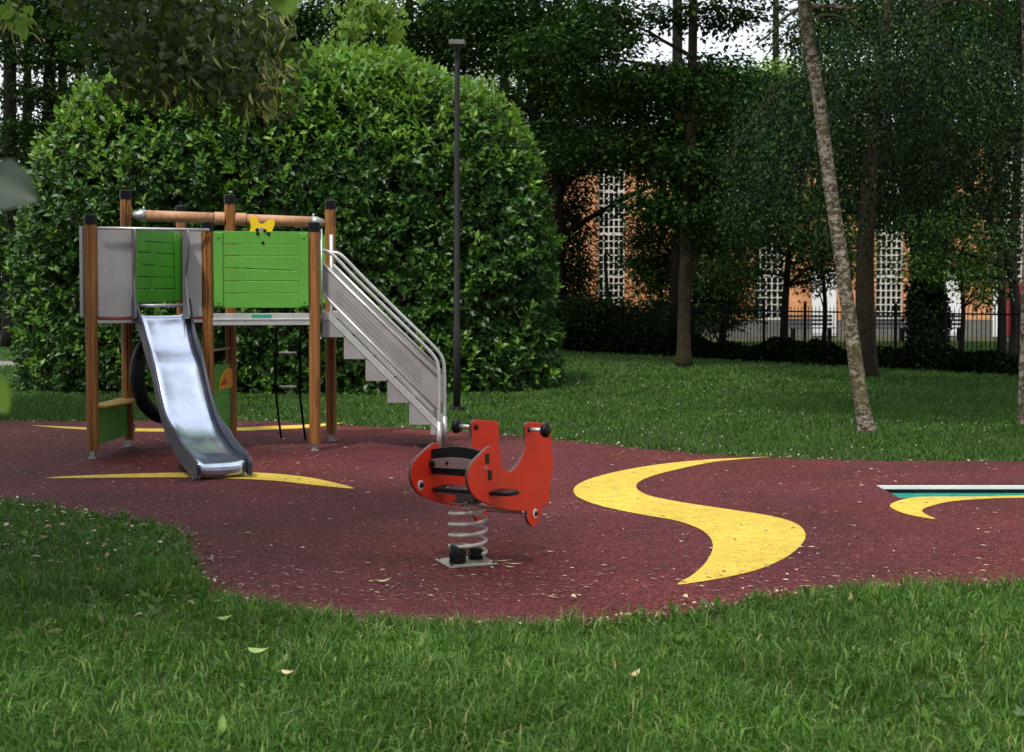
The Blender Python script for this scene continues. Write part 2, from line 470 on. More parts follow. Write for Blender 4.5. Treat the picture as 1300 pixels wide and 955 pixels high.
# front left crescent
marking([(58, 607.5), (110, 604), (170, 602), (230, 600.5), (300, 600), (350, 602), (400, 608), (450, 620.5), (410, 617.5), (350, 611), (290, 608), (230, 606.5), (150, 607)], label='thin yellow crescent under the slide exit')
marking([(40, 540.5), (110, 543), (200, 544.5), (300, 543), (380, 540), (440, 536.8), (390, 543.5), (310, 547), (200, 548.5), (110, 546)], label='thin yellow line behind the climbing frame')
marking([(1310, 629.5), (1240, 631), (1190, 631.2), (1160, 632), (1139, 637), (1130, 642), (1136, 648), (1158, 655), (1187, 659.5), (1174, 653), (1171, 648), (1182, 643), (1210, 637), (1260, 633.5), (1310, 632)], sub=4, label='small yellow hook beside the teal pit')
# rust-coloured worn patch round the spring foot
wp = [(8.4, 0.0)]
P = []
for k in range(40):
    a = 2 * PI * k / 40; r = 1.0 + 0.18 * math.sin(3 * a + 1) + 0.1 * math.sin(7 * a) + 0.06 * math.sin(11 * a + 2)
    P.append((-0.15 + 0.62 * r * math.cos(a), 8.32 + 0.34 * r * math.sin(a)))

# sunken pit: white kerb, wall coloured black for its shadow, teal floor
pit = empty('sunken_trampoline', ((PX0 + PX1) / 2, (PY0 + PY1) / 2, 0), 'long teal rubber strip sunk in the maroon ground with a white metal far edge', 'trampoline')
MB().box(((PX0 + PX1) / 2, (PY0 + PY1) / 2, -0.070), (PX1 - PX0, PY1 - PY0, 0.02)).build('mat', M['tealrub'], pit)
mb = MB(); t = 0.02
mb.box(((PX0 + PX1) / 2, PY1 - t / 2 - 0.002, -0.050), (PX1 - PX0 - 0.004, t, 0.038)).box((PX0 + t / 2 + .002, (PY0 + PY1) / 2, -0.04), (t, PY1 - PY0 - 0.05, 0.055))
mb.build('side_wall', M['black'], pit)
MB().box(((PX0 + PX1) / 2, PY1 - 0.008, -0.014), (PX1 - PX0 - 0.006, 0.02, 0.032)).build('edge_strip', M['white'], pit, bevel=0.003)

# path beyond the hedge on the left
p = sheet('path', [(-60, 31.2), (-7, 31.2), (-6, 33.2), (-60, 33.6)], -0.004, M['path'])
tag(p, 'grey gravel path on the far left behind the hedge', None, None, 'structure')

# ------------------------------------------------------------------ leaf clouds
def unit(a):
    return a / (np.linalg.norm(a, axis=1, keepdims=True) + 1e-9)

def leaves(C, D, size, width=0.45, fold=0.12, full=True, rng=RNG, nrm=None):
    """C centres (base), D directions; returns V,F. full = 5 verts / 4 tris, else one quad of 4 verts"""
    n = len(C); D = unit(D)
    R = rng.normal(size=(n, 3)) if nrm is None else nrm + rng.normal(size=(n, 3)) * 0.35
    S = unit(np.cross(D, R)); U = np.cross(S, D)
    L = size.reshape(-1, 1) if hasattr(size, 'shape') else np.full((n, 1), size)
    W = L * width * 0.5
    base = C; tip = C + D * L - U * L * 0.12
    lf = C + D * L * 0.48 - S * W + U * L * fold; rt = C + D * L * 0.48 + S * W + U * L * fold
    if full:
        mid = C + D * L * 0.5
        V = np.stack([base, lf, rt, tip, mid], 1).reshape(-1, 3)
        o = (np.arange(n) * 5)[:, None]
        Fc = np.concatenate([o + np.array([0, 4, 1]), o + np.array([0, 2, 4]), o + np.array([1, 4, 3]), o + np.array([4, 2, 3])], 0)
    else:
        V = np.stack([base, rt, tip, lf], 1).reshape(-1, 3)
        Fc = (np.arange(n) * 4)[:, None] + np.array([0, 1, 2, 3])
    return V, Fc

def wob(P, s=1.0, seed=0.0):
    x, y, z = P[:, 0] * s, P[:, 1] * s, P[:, 2] * s
    return (np.sin(1.3 * x + 0.7 * y + seed) + np.sin(1.9 * z - 1.1 * x + 2 * seed) + np.sin(2.3 * y + 1.7 * z + 3 * seed) + 0.6 * np.sin(4.1 * x + 3.3 * z + seed) + 0.6 * np.sin(3.7 * y - 4.4 * z + seed)) / 4.2

# ------------------------------------------------------------------ laurel hedge
HC = np.array([-3.84, 24.6, 1.0]); HR = np.array([4.55, 2.35, 4.5]); HP = 3.1
def hedge_surface(n, rng):
    D = unit(rng.normal(size=(n * 2, 3)))
    r = (np.abs(D[:, 0]) ** HP + np.abs(D[:, 1]) ** HP + np.abs(D[:, 2]) ** HP) ** (-1 / HP)
    U = D * r[:, None]
    P = HC + U * HR
    g = np.sign(U) * np.abs(U) ** (HP - 1) / HR
    Nn = unit(g)
    # equalise density by area
    w = r ** 3 * np.prod(HR) * np.linalg.norm(g, axis=1)
    keep = rng.random(len(P)) < w / np.percentile(w, 97)
    P, Nn = P[keep], Nn[keep]
    k = (P[:, 2] > 0.02)
    P, Nn = P[k], Nn[k]
    P = P + Nn * (0.16 * wob(P, 1.4, 1.0) + 0.09 * wob(P, 4.0, 2.0))[:, None]
    return P, Nn
hedge = empty('laurel_hedge', (HC[0], HC[1], 0), 'huge rounded glossy green laurel bush behind the climbing frame', 'hedge')
def shoots(P, Nn, per, size, up, rng, spread=0.9):
    n = len(P)
    A = unit(Nn + np.array([0, 0, up]) + rng.normal(size=(n, 3)) * 0.35)
    Cs, Ds, Ss, Ns = [], [], [], []
    E1 = unit(np.cross(A, rng.normal(size=(n, 3)))); E2 = np.cross(A, E1)
    for k in range(per):
        an = k * 2.4 + rng.random(n) * 0.8; t = k / per
        rad = E1 * np.cos(an)[:, None] + E2 * np.sin(an)[:, None]
        Cs.append(P + A * ((t - 0.7) * size * 1.6)); Ds.append(A * (0.35 + 0.7 * t) + rad * spread * (1.15 - 0.5 * t) + np.array([0, 0, -0.15 * (1 - t)]))
        Ss.append(size * (0.5 + 0.9 * rng.random(n))); Ns.append(A)
    return leaves(np.concatenate(Cs), np.concatenate(Ds), np.concatenate(Ss), 0.50, 0.08, True, rng, np.concatenate(Ns))
P, Nn = hedge_surface(22000, RNG)
front = P[:, 1] < HC[1] + 1.2
P, Nn = P[front], Nn[front]
P = P - Nn * (RNG.random(len(P)) ** 1.5 * 0.42)[:, None]
V, Fc = shoots(P, Nn, 7, 0.118, 0.15, RNG)
np_mesh('foliage', V, Fc, 5, M['laurel'], hedge)
P, Nn = hedge_surface(12000, RNG)
pr = np.clip((P[:, 2] - 3.2) / 2.1, 0.05, 1.0)
k = (RNG.random(len(P)) < pr) & (P[:, 1] < HC[1] + 1.6)
P, Nn = P[k], Nn[k]
P = P + Nn * 0.06 + np.array([0, 0, 1]) * (RNG.random(len(P)) ** 3 * 0.24)[:, None]
V, Fc = shoots(P, Nn, 7, 0.125, 1.1, RNG, 0.7)
o = np_mesh('young_shoots', V, Fc, 5, M['laurel_young'], hedge)
# closed dark core: deep shade among the twigs put into its colour
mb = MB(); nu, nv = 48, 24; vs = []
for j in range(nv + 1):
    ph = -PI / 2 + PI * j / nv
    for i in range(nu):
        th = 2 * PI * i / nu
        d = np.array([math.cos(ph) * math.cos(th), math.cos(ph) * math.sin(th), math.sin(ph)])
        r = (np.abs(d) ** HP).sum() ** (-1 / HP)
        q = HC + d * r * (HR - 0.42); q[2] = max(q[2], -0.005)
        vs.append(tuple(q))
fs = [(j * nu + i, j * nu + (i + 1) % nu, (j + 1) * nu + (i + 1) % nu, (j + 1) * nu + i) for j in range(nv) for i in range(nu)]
mb.add(vs, fs); mb.build('shade_core', M['core'], hedge, smooth=True)

# ------------------------------------------------------------------ trees
def limb_path(a, b_, sag=0.0, wig=0.1, n=7, rng=random):
    a, b_ = Vector(a), Vector(b_); L = (b_ - a).length; out = []
    o1 = Vector((rng.uniform(-1, 1), rng.uniform(-1, 1), rng.uniform(-1, 1))) * wig * L
    for i in range(n):
        t = i / (n - 1)
        out.append(a.lerp(b_, t) + o1 * math.sin(PI * t) * 0.5 + Vector((0, 0, sag * L * math.sin(PI * t)))
                   + Vector((rng.uniform(-1, 1), rng.uniform(-1, 1), 0)) * wig * L * 0.08 * (0 < i < n - 1))
    return out

def crown_cloud(lobes, nclump, per, leaf, rng, flat=0.5, clump=0.4, shell=0.55, width=0.6, droop=0.3):
    vol = np.array([l[3] * l[4] * l[5] for l in lobes]) ** 0.75; vol /= vol.sum()
    idx = rng.choice(len(lobes), nclump, p=vol)
    L = np.array(lobes)[idx]
    d = unit(rng.normal(size=(nclump, 3))); r = (shell + (1 - shell) * rng.random(nclump)) * (0.75 + 0.35 * rng.random(nclump))
    C = L[:, :3] + d * r[:, None] * L[:, 3:6]
    C = np.repeat(C, per, 0)
    s = np.repeat(0.6 + 0.8 * rng.random(nclump), per)
    off = rng.normal(size=C.shape) * clump * s[:, None]; off[:, 2] *= flat
    P = C + off
    D = unit(off + rng.normal(size=C.shape) * clump * 0.5) + np.array([0, 0, -droop])
    return leaves(P, D, leaf * (0.7 + 0.6 * rng.random(len(P))), width, 0.1, False, rng, np.tile([0, 0, 1.0], (len(P), 1)) * 0.9)

def tree(name, label, base, path, r0, r1, lobes, nclump, per, leaf, lmat, bark, group=None, cat='tree', limbs=True, seed=0, flat=0.5, clump=0.4, ns=10, width=0.6, droop=0.3, shell=0.5, extra=None):
    rng = np.random.default_rng(100 + seed); pr = random.Random(seed)
    root = empty(name, (base[0], base[1], 0), label, cat, group)
    pts = [Vector(p) for p in path]
    sm = [Vector(p) for p in catmull([tuple(p) for p in pts], 5, False)]
    rads = []
    for i in range(len(sm)):
        t = i / (len(sm) - 1); r = r0 + (r1 - r0) * t
        r *= 1 + 0.5 * math.exp(-t * len(sm) * 0.9)      # root flare
        rads.append(r)
    mb = MB(); sm[0].z -= 0.05; mb.tube(sm, rads, ns)
    if limbs:
        for k, l in enumerate(lobes):
            c = Vector(l[:3])
            # leave the trunk below the lobe
            t = min(len(sm) - 1, max(2, int(len(sm) * (0.35 + 0.6 * pr.random()))))
            cand = [i for i in range(len(sm)) if sm[i].z < c.z - 0.1 * (c - sm[i]).length]
            if cand: t = cand[-1] if pr.random() < 0.5 else cand[max(0, len(cand) - 3)]
            lp = limb_path(sm[t], c, 0.06, 0.16, 7, pr)
            rr = rads[t] * 0.5; mb.tube(lp, [rr * (1 - 0.8 * i / 6) for i in range(7)], 6)
            for q in range(3):
                s = lp[pr.randint(3, 5)]
                e = c + Vector((pr.uniform(-1, 1) * l[3], pr.uniform(-1, 1) * l[4], pr.uniform(-.8, .8) * l[5])) * 0.75
                lp2 = limb_path(s, e, 0.03, 0.2, 5, pr); mb.tube(lp2, [rr * 0.35 * (1 - 0.8 * i / 4) for i in range(5)], 4)
    if extra: extra(mb, sm, rads, pr)
    mb.build('trunk', bark, root, smooth=True)
    if nclump:
        V, Fc = crown_cloud(lobes, nclump, per, leaf, rng, flat, clump, shell, width, droop)
        np_mesh('crown', V, Fc, 4, lmat, root)
    return root

def trunkpix(pts, d):
    """trunk path through surveyed pixels at distance d (first point on the ground)"""
    return [tuple(at(x, y, d)) for x, y in pts]

def lobe(px, py, d, rx, ry, rz):
    c = at(px, py, d); return (c.x, c.y, c.z, rx, ry, rz)

# central maple in front of the fence
dM = G(868, 466).y
pth = [tuple(G(868, 466))] + trunkpix([(869, 380), (872, 280), (877, 180), (879, 90), (880, 0), (882, -120), (885, -260)], dM)
tree('maple_tree', 'dark maple with a bare brown trunk standing on the lawn in front of the railings', pth[0], pth, 0.145, 0.07,
     [lobe(800, 110, dM, 1.7, 1.4, .45), lobe(760, 190, dM + .5, 1.3, 1.3, .5), lobe(930, 140, dM, 1.2, 1.4, .4), lobe(870, 205, dM, 1.6, 1.4, .4), lobe(850, 262, dM, 1.2, 1.3, .4),
      lobe(900, 300, dM + .3, .9, 1.0, .35), lobe(940, 225, dM, 1.0, 1.2, .4), lobe(720, 60, dM, 1.5, 1.5, .6), lobe(890, 15, dM, 1.6, 1.5, .28), lobe(760, 12, dM, 1.0, 1.3, .22), lobe(910, 85, dM, .8, 1.0, .3), lobe(835, 96, dM + .4, 1.0, 1.1, .2), lobe(880, -60, dM, 2.4, 2.2, .6), lobe(880, -180, dM, 2.2, 2.2, .9)],
     900, 26, 0.135, M['darkleaf'], M['barkmid'], 'trees around the lawn', seed=1, flat=0.35, clump=0.32, ns=14)

# leaning birch in front
dB = G(1101, 549).y
pth = [tuple(G(1101, 549))] + trunkpix([(1092, 500), (1082, 430), (1068, 330), (1051, 215), (1040, 130), (1028, 60), (1020, 0), (1012, -90), (1006, -200)], dB)
def birch_extra(mb, sm, rads, pr):
    a = at(1026, 10, dB)
    mb.tube([a, at(1045, 8, dB), at(1070, 10, dB - .2), at(1092, 11, dB - .3)], [.035, .028, .022, .012], 8)
    mb.tube([at(1022, 6, dB), at(1000, 20, dB + .3), at(975, 45, dB + .6), at(955, 60, dB + .8)], [.025, .018, .012, .006], 6)
tree('leaning_tree', 'slender leaning tree with pale mottled mossy bark at the rubber edge', pth[0], pth, 0.088, 0.062,
     [lobe(1000, -120, dB, 1.3, 1.3, .5), lobe(1060, -190, dB, 1.6, 1.4, .6)], 130, 24, 0.09, M['midleaf'], M['birch'], 'trees around the lawn', seed=2, extra=birch_extra, ns=20)

# trunk behind the birch: weeping tree
dW = G(1101, 479).y
pth = [tuple(G(1101, 479))] + trunkpix([(1099, 420), (1098, 340), (1102, 250), (1110, 160), (1122, 80), (1130, -30)], dW)
root = empty('weeping_tree', (pth[0][0], pth[0][1], 0), 'weeping tree with dusky drooping curtains of small leaves over the railings', 'tree', 'trees around the lawn')
mb = MB(); sm = catmull(pth, 5, False); n_ = len(sm)
sm[0] = (sm[0][0], sm[0][1], -0.05)
mb.tube(sm, [(0.2 - 0.1 * i / n_) * (1 + .3 * math.exp(-i * .7)) for i in range(n_)], 14)
for L in ([(1125, 120), (1090, 100), (1040, 95), (985, 120), (940, 175), (918, 225)], [(1118, 160), (1080, 105), (1040, 112), (1005, 160)], [(1150, 108), (1130, 98), (1112, 82)], [(1150, 108), (1120, 112), (1090, 135), (1062, 160)],
          [(1120, 110), (1170, 60), (1230, 70), (1275, 130)], [(1126, 60), (1160, 20), (1230, 0), (1300, 40)], [(1126, 60), (1060, 20), (1000, 40), (960, 90)], [(1110, 150), (1150, 100), (1190, 120), (1215, 180)]):
    dd = [dW - 0.1 - 0.35 * k for k in range(len(L))]
    P = catmull([tuple(at(x, y, d)) for (x, y), d in zip(L, dd)], 4, False)
    mb.tube(P, [0.032 * (1 - 0.85 * i / len(P)) for i in range(len(P))], 6)
mb.build('trunk', M['barkmid'], root, smooth=True)
rng = np.random.default_rng(5)
Cc = np.array(at(1135, 330, dW)); Vs = []; Ds = []; Ss = []
ns_ = 2300
for k in range(ns_):
    # start on a dome
    th = rng.uniform(0, 2 * PI); rr = math.sqrt(rng.random()) * (1.0 if k % 3 else 0.97)
    if k % 3 == 0: rr = 0.85 + 0.15 * rng.random()
    x = math.cos(th) * rr; y = math.sin(th) * rr
    rg = 1 + .07 * math.sin(3 * th + 1) + .05 * math.sin(7 * th) + rng.normal() * .035
    RX, RY, RZ = 3.3 * rg, 3.0 * rg, 4.25 * rg
    z = math.sqrt(max(0, 1 - rr * rr)) ** 0.75
    p = Cc + np.array([x * RX, y * RY, z * RZ * 1.0 + 0.35])
    if z * RZ < 1.0: p[2] = Cc[2] + 0.5 + 1.2 * rng.random()
    ln = rng.uniform(0.7, 2.4); m_ = int(ln / 0.055)
    drift = rng.normal(size=2) * 0.10
    low = Cc[2] - 0.25 + rng.random() * 1.1 + .45 * math.sin(x * 6 + 1)
    for j in range(m_):
        t = j / m_
        q = p + np.array([drift[0] * math.sin(t * 2) + .02 * math.sin(j), drift[1] * t, -ln * t])
        if q[2] < low: break
        Vs.append(q + rng.normal(size=3) * 0.025); Ds.append([rng.normal() * .6, rng.normal() * .6, -0.8])
Vs = np.array(Vs); Ds = np.array(Ds)
V, Fc = leaves(Vs, Ds, 0.062 * (0.8 + 0.7 * rng.random(len(Vs))), 0.6, 0.08, False, rng)
np_mesh('crown', V, Fc, 4, M['blueleaf'], root)

# dark ivy-clad trunk beyond the railings
dI = 36.0
c = at(1177, 445, dI)
root = empty('ivy_covered_trunk', (c.x, c.y, 0), 'thick black ivy-clad trunk just beyond the railings', 'tree', 'trees around the lawn')
MB().tube(catmull([(c.x, c.y, -.05), (c.x, c.y, 1.5), (c.x + .05, c.y, 4), (c.x - .1, c.y, 7), (c.x, c.y, 10)], 4, False), [0.34 - .012 * i for i in range(17)], 12).build('trunk', M['blackbark'], root, smooth=True)
n = 13000; h = rng.random(n) * 7.2; th = rng.random(n) * 2 * PI
R = 0.26 + 0.14 * np.sin(h * 2.1) * np.sin(th * 2 + h) + 0.10 * h * 0.55 * (0.7 + 0.3 * np.sin(h * 3 + th)) + np.abs(rng.normal(size=n)) * 0.09
P = np.stack([c.x + R * np.cos(th), c.y + R * np.sin(th), h + 0.05], 1)
V, Fc = leaves(P, np.stack([np.cos(th) * .5, np.sin(th) * .5, -np.ones(n) * .7], 1) + rng.normal(size=(n, 3)) * .3, 0.11 * (0.6 + .8 * rng.random(n)), 0.85, 0.05, False, rng)
np_mesh('ivy', V, Fc, 4, M['ivy'], root)

# right edge trunk
dR = G(1299, 541).y
pth = [tuple(G(1301, 541))] + trunkpix([(1301, 480), (1304, 380), (1306, 250), (1306, 120), (1302, 0), (1298, -150)], dR)
tree('edge_tree', 'straight lichen-spotted trunk cut by the right edge of the picture', pth[0], pth, 0.075, 0.05,
     [lobe(1330, -150, dR, 1.4, 1.4, .6)], 60, 24, 0.09, M['midleaf'], M['birch'], 'trees around the lawn', seed=3, ns=16)

# forked tree on the right, beyond the railings
dG = 33.0
pth = [tuple(at(1292, 452, dG))] + trunkpix([(1290, 400), (1284, 345), (1262, 290), (1236, 245), (1217, 200), (1205, 140)], dG)
def fork_extra(mb, sm, rads, pr):
    mb.tube([at(1252, 270, dG), at(1262, 240, dG), at(1285, 215, dG), at(1300, 160, dG)], [.07, .05, .04, .02], 6)
    mb.tube([at(1284, 345, dG), at(1250, 330, dG), at(1215, 318, dG), at(1170, 322, dG), at(1140, 330, dG)], [.06, .045, .035, .02, .008], 6)
    mb.tube([at(1236, 245, dG), at(1262, 215, dG), at(1280, 190, dG)], [.05, .035, .015], 6)
tree('forked_tree', 'leaning forked dark tree with bare crossing limbs at the right of the facade', pth[0], pth, 0.14, 0.05,
     [lobe(1180, 335, dG, .9, .8, .35), lobe(1235, 350, dG, .8, .8, .35), lobe(1255, 300, dG, .7, .8, .4), lobe(1190, 290, dG, .8, .8, .5), lobe(1240, 250, dG + 1, .7, .6, .3)], 230, 18, 0.10, M['midleaf'], M['blackbark'], 'trees around the lawn', seed=4, extra=fork_extra, limbs=True, clump=.28)
# twin stems with ivy near the right edge
for i, (xb, xt, lab) in enumerate([(1272, 1268, 'thin upright black stem standing left in a pair at the right facade window'), (1288, 1292, 'thin upright black stem standing right in a pair at the right facade window')]):
    d = 35.0 + i
    pth = [tuple(at(xb, 452, d))] + trunkpix([(xb, 380), (xb - 2, 300), (xt, 200), (xt + 2, 90), (xt, -40)], d)
    tree('slender_tree', lab, pth[0], pth, 0.11, 0.07, [lobe(xt, 120, d, .5, .5, 1.2), lobe(xt, 20, d, 1.3, 1.2, 1.0)], 130, 22, 0.10, M['darkleaf'], M['blackbark'], 'trees around the lawn', seed=10 + i)
# thin tree beyond the railings
d = 37.0
pth = [tuple(at(995, 450, d))] + trunkpix([(996, 400), (1000, 340), (1004, 280), (998, 200)], d)
tree('young_tree', 'thin dark young tree between the first lattice window and the white door', pth[0], pth, 0.12, 0.04,
     [lobe(960, 290, d, 1.1, 1.0, .6), lobe(1010, 260, d, 1.0, 1.0, .5), lobe(1040, 330, d, .6, .8, .35), lobe(935, 345, d, .9, .8, .5), lobe(1060, 305, d, .8, .8, .4), lobe(1085, 320, d, .5, .8, .3), lobe(1015, 310, d, .7, .8, .4), lobe(1085, 345, d, .4, .8, .3), lobe(1035, 300, d, .8, .8, .3)], 640, 22, 0.10, M['midleaf'], M['blackbark'], 'trees around the lawn', seed=14, clump=.3)
# bushes / small trees beyond the railings
for i, (px, d, lab, lbs, mt, nn) in enumerate([
    (715, 42, 'tall dark bushy tree beside the hedge at the left end of the facade', [(712, 250, 1.0, 1.0), (715, 330, .95, 1.2), (720, 400, 1.0, .9), (710, 195, 1.0, .9), (730, 290, .5, .9), (733, 360, .5, .8), (760, 405, .9, .45)], 'darkleaf', 900),
    (838, 41, 'bushy mid-green tree left of the maple trunk in front of the facade', [(835, 290, .8, .7), (832, 350, .85, .8), (838, 400, 1.1, .7), (812, 320, .5, .8), (860, 330, .7, .8), (845, 260, .7, .6), (855, 410, .8, .5)], 'midleaf', 760),
    (915, 40, 'feathery green tree right of the maple trunk in front of the facade', [(912, 290, .8, .5), (905, 360, 1.1, .5), (930, 390, 1.0, .5), (890, 400, .9, .6), (918, 330, .7, .4), (890, 300, .6, .5), (925, 270, .8, .5), (935, 300, .5, .7)], 'midleaf', 820),
    (770, 39, 'low dark bush behind the railings left of the maple', [(760, 405, 1.4, .7), (810, 415, 1.2, .6), (725, 410, 1.2, .7)], 'darkleaf', 420),
    (1220, 38, 'light feathery sapling over the right white door', [(1215, 335, .5, .2), (1200, 320, .4, .25), (1242, 345, .5, .4), (1255, 320, .5, .4), (1248, 375, .35, .3)], 'midleaf', 190),
    (1045, 38, 'light feathery sapling over the left white door', [(1030, 362, .4, .12), (1055, 345, .4, .2), (1015, 345, .3, .2)], 'midleaf', 50)]):
    b0 = at(px, 440, d)
    pth = [(b0.x, b0.y, 0), (b0.x + .05, b0.y, 1.2), (b0.x - .05, b0.y, 2.6), (b0.x + .1, b0.y, 3.8 if i < 3 else 2.6)]
    tree('small_tree' if i != 3 else 'bush', lab, b0, pth, 0.07, 0.03, [lobe(x, y, d, rx, .9, rz) for x, y, rx, rz in lbs], nn, 20, 0.11, M[mt], M['blackbark'], 'small trees beyond the railings', 'tree' if i != 3 else 'bush', seed=20 + i, clump=.3, flat=.45)

# tall background trees
def tall(px, d, label, seed, lobes, r=0.22, n=520, mt='darkleaf', name='tall_tree', top=-60, lean=0, leaf=0.14, group='tall trees behind the hedge', clump=.42, flat=.4):
    b0 = at(px, 440, d)
    pth = [(b0.x, b0.y, 0)] + trunkpix([(px + lean * .3, 300), (px + lean * .6, 150), (px + lean, 0), (px + lean, top)], d)
    return tree(name, label, b0, pth, r, r * 0.55, [lobe(x, y, d, rx, 1.8, rz) for x, y, rx, rz in lobes], n, 24, leaf, M[mt], M['blackbark'], group, seed=seed, clump=clump, flat=flat)
tall(679, 34, 'tall dark tree whose black trunk rises above the right shoulder of the hedge', 31, [(640, 60, 1.6, .5), (720, 110, 1.6, .5), (690, 20, 2.0, .5), (610, 20, 1.5, .4), (750, 40, 1.5, .5), (700, 165, 1.3, .5), (680, -60, 2.5, .8), (655, 125, .9, .25)], .2, 640)
tall(556, 36, 'tall dark tree whose trunk rises behind the lamp post', 32, [(520, 30, 1.9, .5), (590, 10, 1.8, .5), (555, 75, 1.3, .3), (480, 60, 1.5, .4), (560, -60, 2.5, .8), (600, 55, .9, .25)], .2, 520)
tall(450, 38, 'tall dark tree behind the middle of the hedge', 33, [(430, 20, 1.9, .6), (380, 50, 1.9, .6), (470, 80, 1.3, .3), (410, 100, 1.6, .4), (430, -60, 2.5, .8)], .22, 560)
tall(330, 37, 'tall dark tree behind the hedge left of its top', 34, [(330, 40, 1.9, .8), (270, 30, 1.7, .7), (300, 90, 1.6, .5), (250, 100, 1.4, .5), (310, -60, 2.5, .8)], .22, 620)
tall(200, 36, 'tall dark tree behind the left shoulder of the hedge', 35, [(190, 20, 1.8, .7), (150, 60, 1.3, .4), (220, 80, 1.5, .6), (170, 120, 1.3, .35), (180, -60, 2.5, .8)], .2, 560)
for i, (px, ln, rr, lab) in enumerate([(12, 3, .2, 'dark upright trunk nearest the left edge above the path'), (38, -4, .17, 'dark trunk second from the left edge'), (62, 2, .22, 'dark trunk third from the left edge against the bright gaps'), (81, -2, .2, 'dark trunk in the middle of the bright gaps left of the hedge'), (98, 4, .18, 'dark trunk leaning slightly right beside the bright gaps'), (128, 2, .22, 'dark trunk just above the left shoulder of the hedge')]):
    d = 42 + (i * 5) % 9
    tall(px, d, lab, 40 + i, [(px - 10, 10, 1.6, .5), (px + 15, 40, 1.3, .4), (px - 5, 120, 1.2, .35), (px, 75, 1.0, .4), (px + 8, 160, 1.0, .3), (px - 15, 195, 1.0, .5), (px, -60, 2.4, .8), (px - 20, 300, 1.2, 1.2)], rr, 390, lean=ln, leaf=.13, group='dark trunks at the left edge')
# deep wood
for i, (px, d, lab) in enumerate([(-60, 55, 'far dark tree beyond the path at the left edge'), (10, 60, 'far dark tree filling the left edge under the trunks'), (230, 58, 'far dark tree deep behind the hedge on the left'), (520, 60, 'far dark tree deep behind the hedge near the lamp'), (640, 54, 'far dark tree between lamp and facade')]):
    tall(px, d, lab, 50 + i, [(px, 60, 2.5, 1.3) if i > 1 else (px, 30, 2.4, .6), (px + 30, 180, 2.4, 1.0), (px - 30, 260, 2.4, 1.4), (px + 20, 340, 2.6, 1.4), (px - 30, 390, 2.6, 1.2), (px + 50, 400, 2.2, 1.0), (px, -40, 3, 1)], .25, 480, leaf=.18, group='far trees in the deep background', clump=.55)
tall(985, 62, 'tree top tinted sunlit yellow-green glimpsed between maple and leaning trunk', 60, [(985, 95, 1.5, .7), (1010, 130, 1.4, .7), (955, 140, 1.4, .7), (1000, 180, 2.0, 1.0)], .2, 420, mt='brightleaf', name='sunlit_tint_tree', top=90, leaf=.16, group='far trees in the deep background')  # sunlight on these far crowns is put into the leaf colour
tall(660, 70, 'tree top tinted sunlit green glimpsed right of the lamp head', 61, [(640, 90, 1.6, .8), (675, 130, 1.5, .8), (610, 110, 1.3, .6), (650, 180, 2, 1)], .2, 260, mt='brightleaf', name='sunlit_tint_tree', top=90, leaf=.16, group='far trees in the deep background')
tall(1170, 40, 'broad dark tree top filling the upper right above the facade', 62, [(1060, 30, 2.2, .9), (1140, 10, 2.2, .9), (1220, 30, 2.2, .9), (1290, 60, 2.0, .9), (1100, 110, 2.2, .9), (1190, 110, 2.2, 1.0), (1270, 150, 1.4, .7), (1170, 200, 1.8, .9), (1090, 200, 1.6, .9), (1030, 170, 1.2, .8), (1130, 260, 1.5, .7), (1060, 260, 1.2, .6), (1210, 270, 1.0, .6), (1180, -70, 3.5, 1)], .25, 2000, leaf=.15, mt='darkleaf', name='broad_tree')
tall(860, 39, 'dark tree top behind the maple over the facade', 64, [(800, 120, 1.8, .7), (880, 110, 1.8, .7), (950, 130, 1.6, .7), (870, 170, 1.8, .5), (940, 190, 1.6, .6), (850, 215, 1.2, .3), (930, 240, 1.2, .5), (895, 260, .9, .5)], .2, 900, leaf=.15, name='broad_tree')
tall(708, 41, 'dark tree over the roof between hedge and maple', 63, [(740, 130, 2.2, .9), (830, 150, 2.0, .8), (790, 200, 1.6, .25), (900, 190, 1.9, 1.1), (715, 60, 1.8, .7), (900, 110, 1.5, .8), (960, 210, 1.3, 1.1), (720, 200, 1.2, .7)], .22, 900, leaf=.14, name='broad_tree')

# ------------------------------------------------------------------ railings and low hedge
FA = G(712, 446); FB = G(1330, 480)
fdir = Vector((FB.x - FA.x, FB.y - FA.y, 0)).normalized(); fn = Vector((-fdir.y, fdir.x, 0))
if fn.y < 0: fn = -fn
F0 = FA + fn * 0.7 - fdir * 6.0; FL = (FB - FA).length + 10
def fence():
    root = empty('iron_railing', tuple(F0), 'black iron railing with upright bars running behind the lawn', 'fence')
    sp = 1.3; n = int(FL / sp)
    for k in range(n + 1):
        p = F0 + fdir * (k * sp)
        MB().box((p.x, p.y, 0.68), (0.05, 0.05, 1.38), (fdir.x, fdir.y)).box((p.x, p.y, 1.39), (0.065, 0.065, 0.03), (fdir.x, fdir.y)).build('fence_post', M['iron'], root)
        if k == n: break
        mb = MB()
        for z in (0.28, 1.17): mb.box(tuple((p + fdir * sp / 2) + Vector((0, 0, z))), (sp - .07, 0.03, 0.035), (fdir.x, fdir.y))
        for j in range(1, 12):
            q = p + fdir * (j * sp / 12)
            mb.tube([(q.x, q.y, 0.18), (q.x, q.y, 1.25), (q.x, q.y, 1.31)], [0.0095, 0.0095, 0.002], 6)
        mb.build('bar_panel', M['iron'], root)
fence()
rng = np.random.default_rng(8)
root = empty('low_hedge', tuple(FA + fdir * FL * .4 + fn * .3), 'low dark ivy hedge along the foot of the railings', 'hedge')
n = 34000; s = rng.random(n) * FL - 6; w = rng.random(n) * 0.75
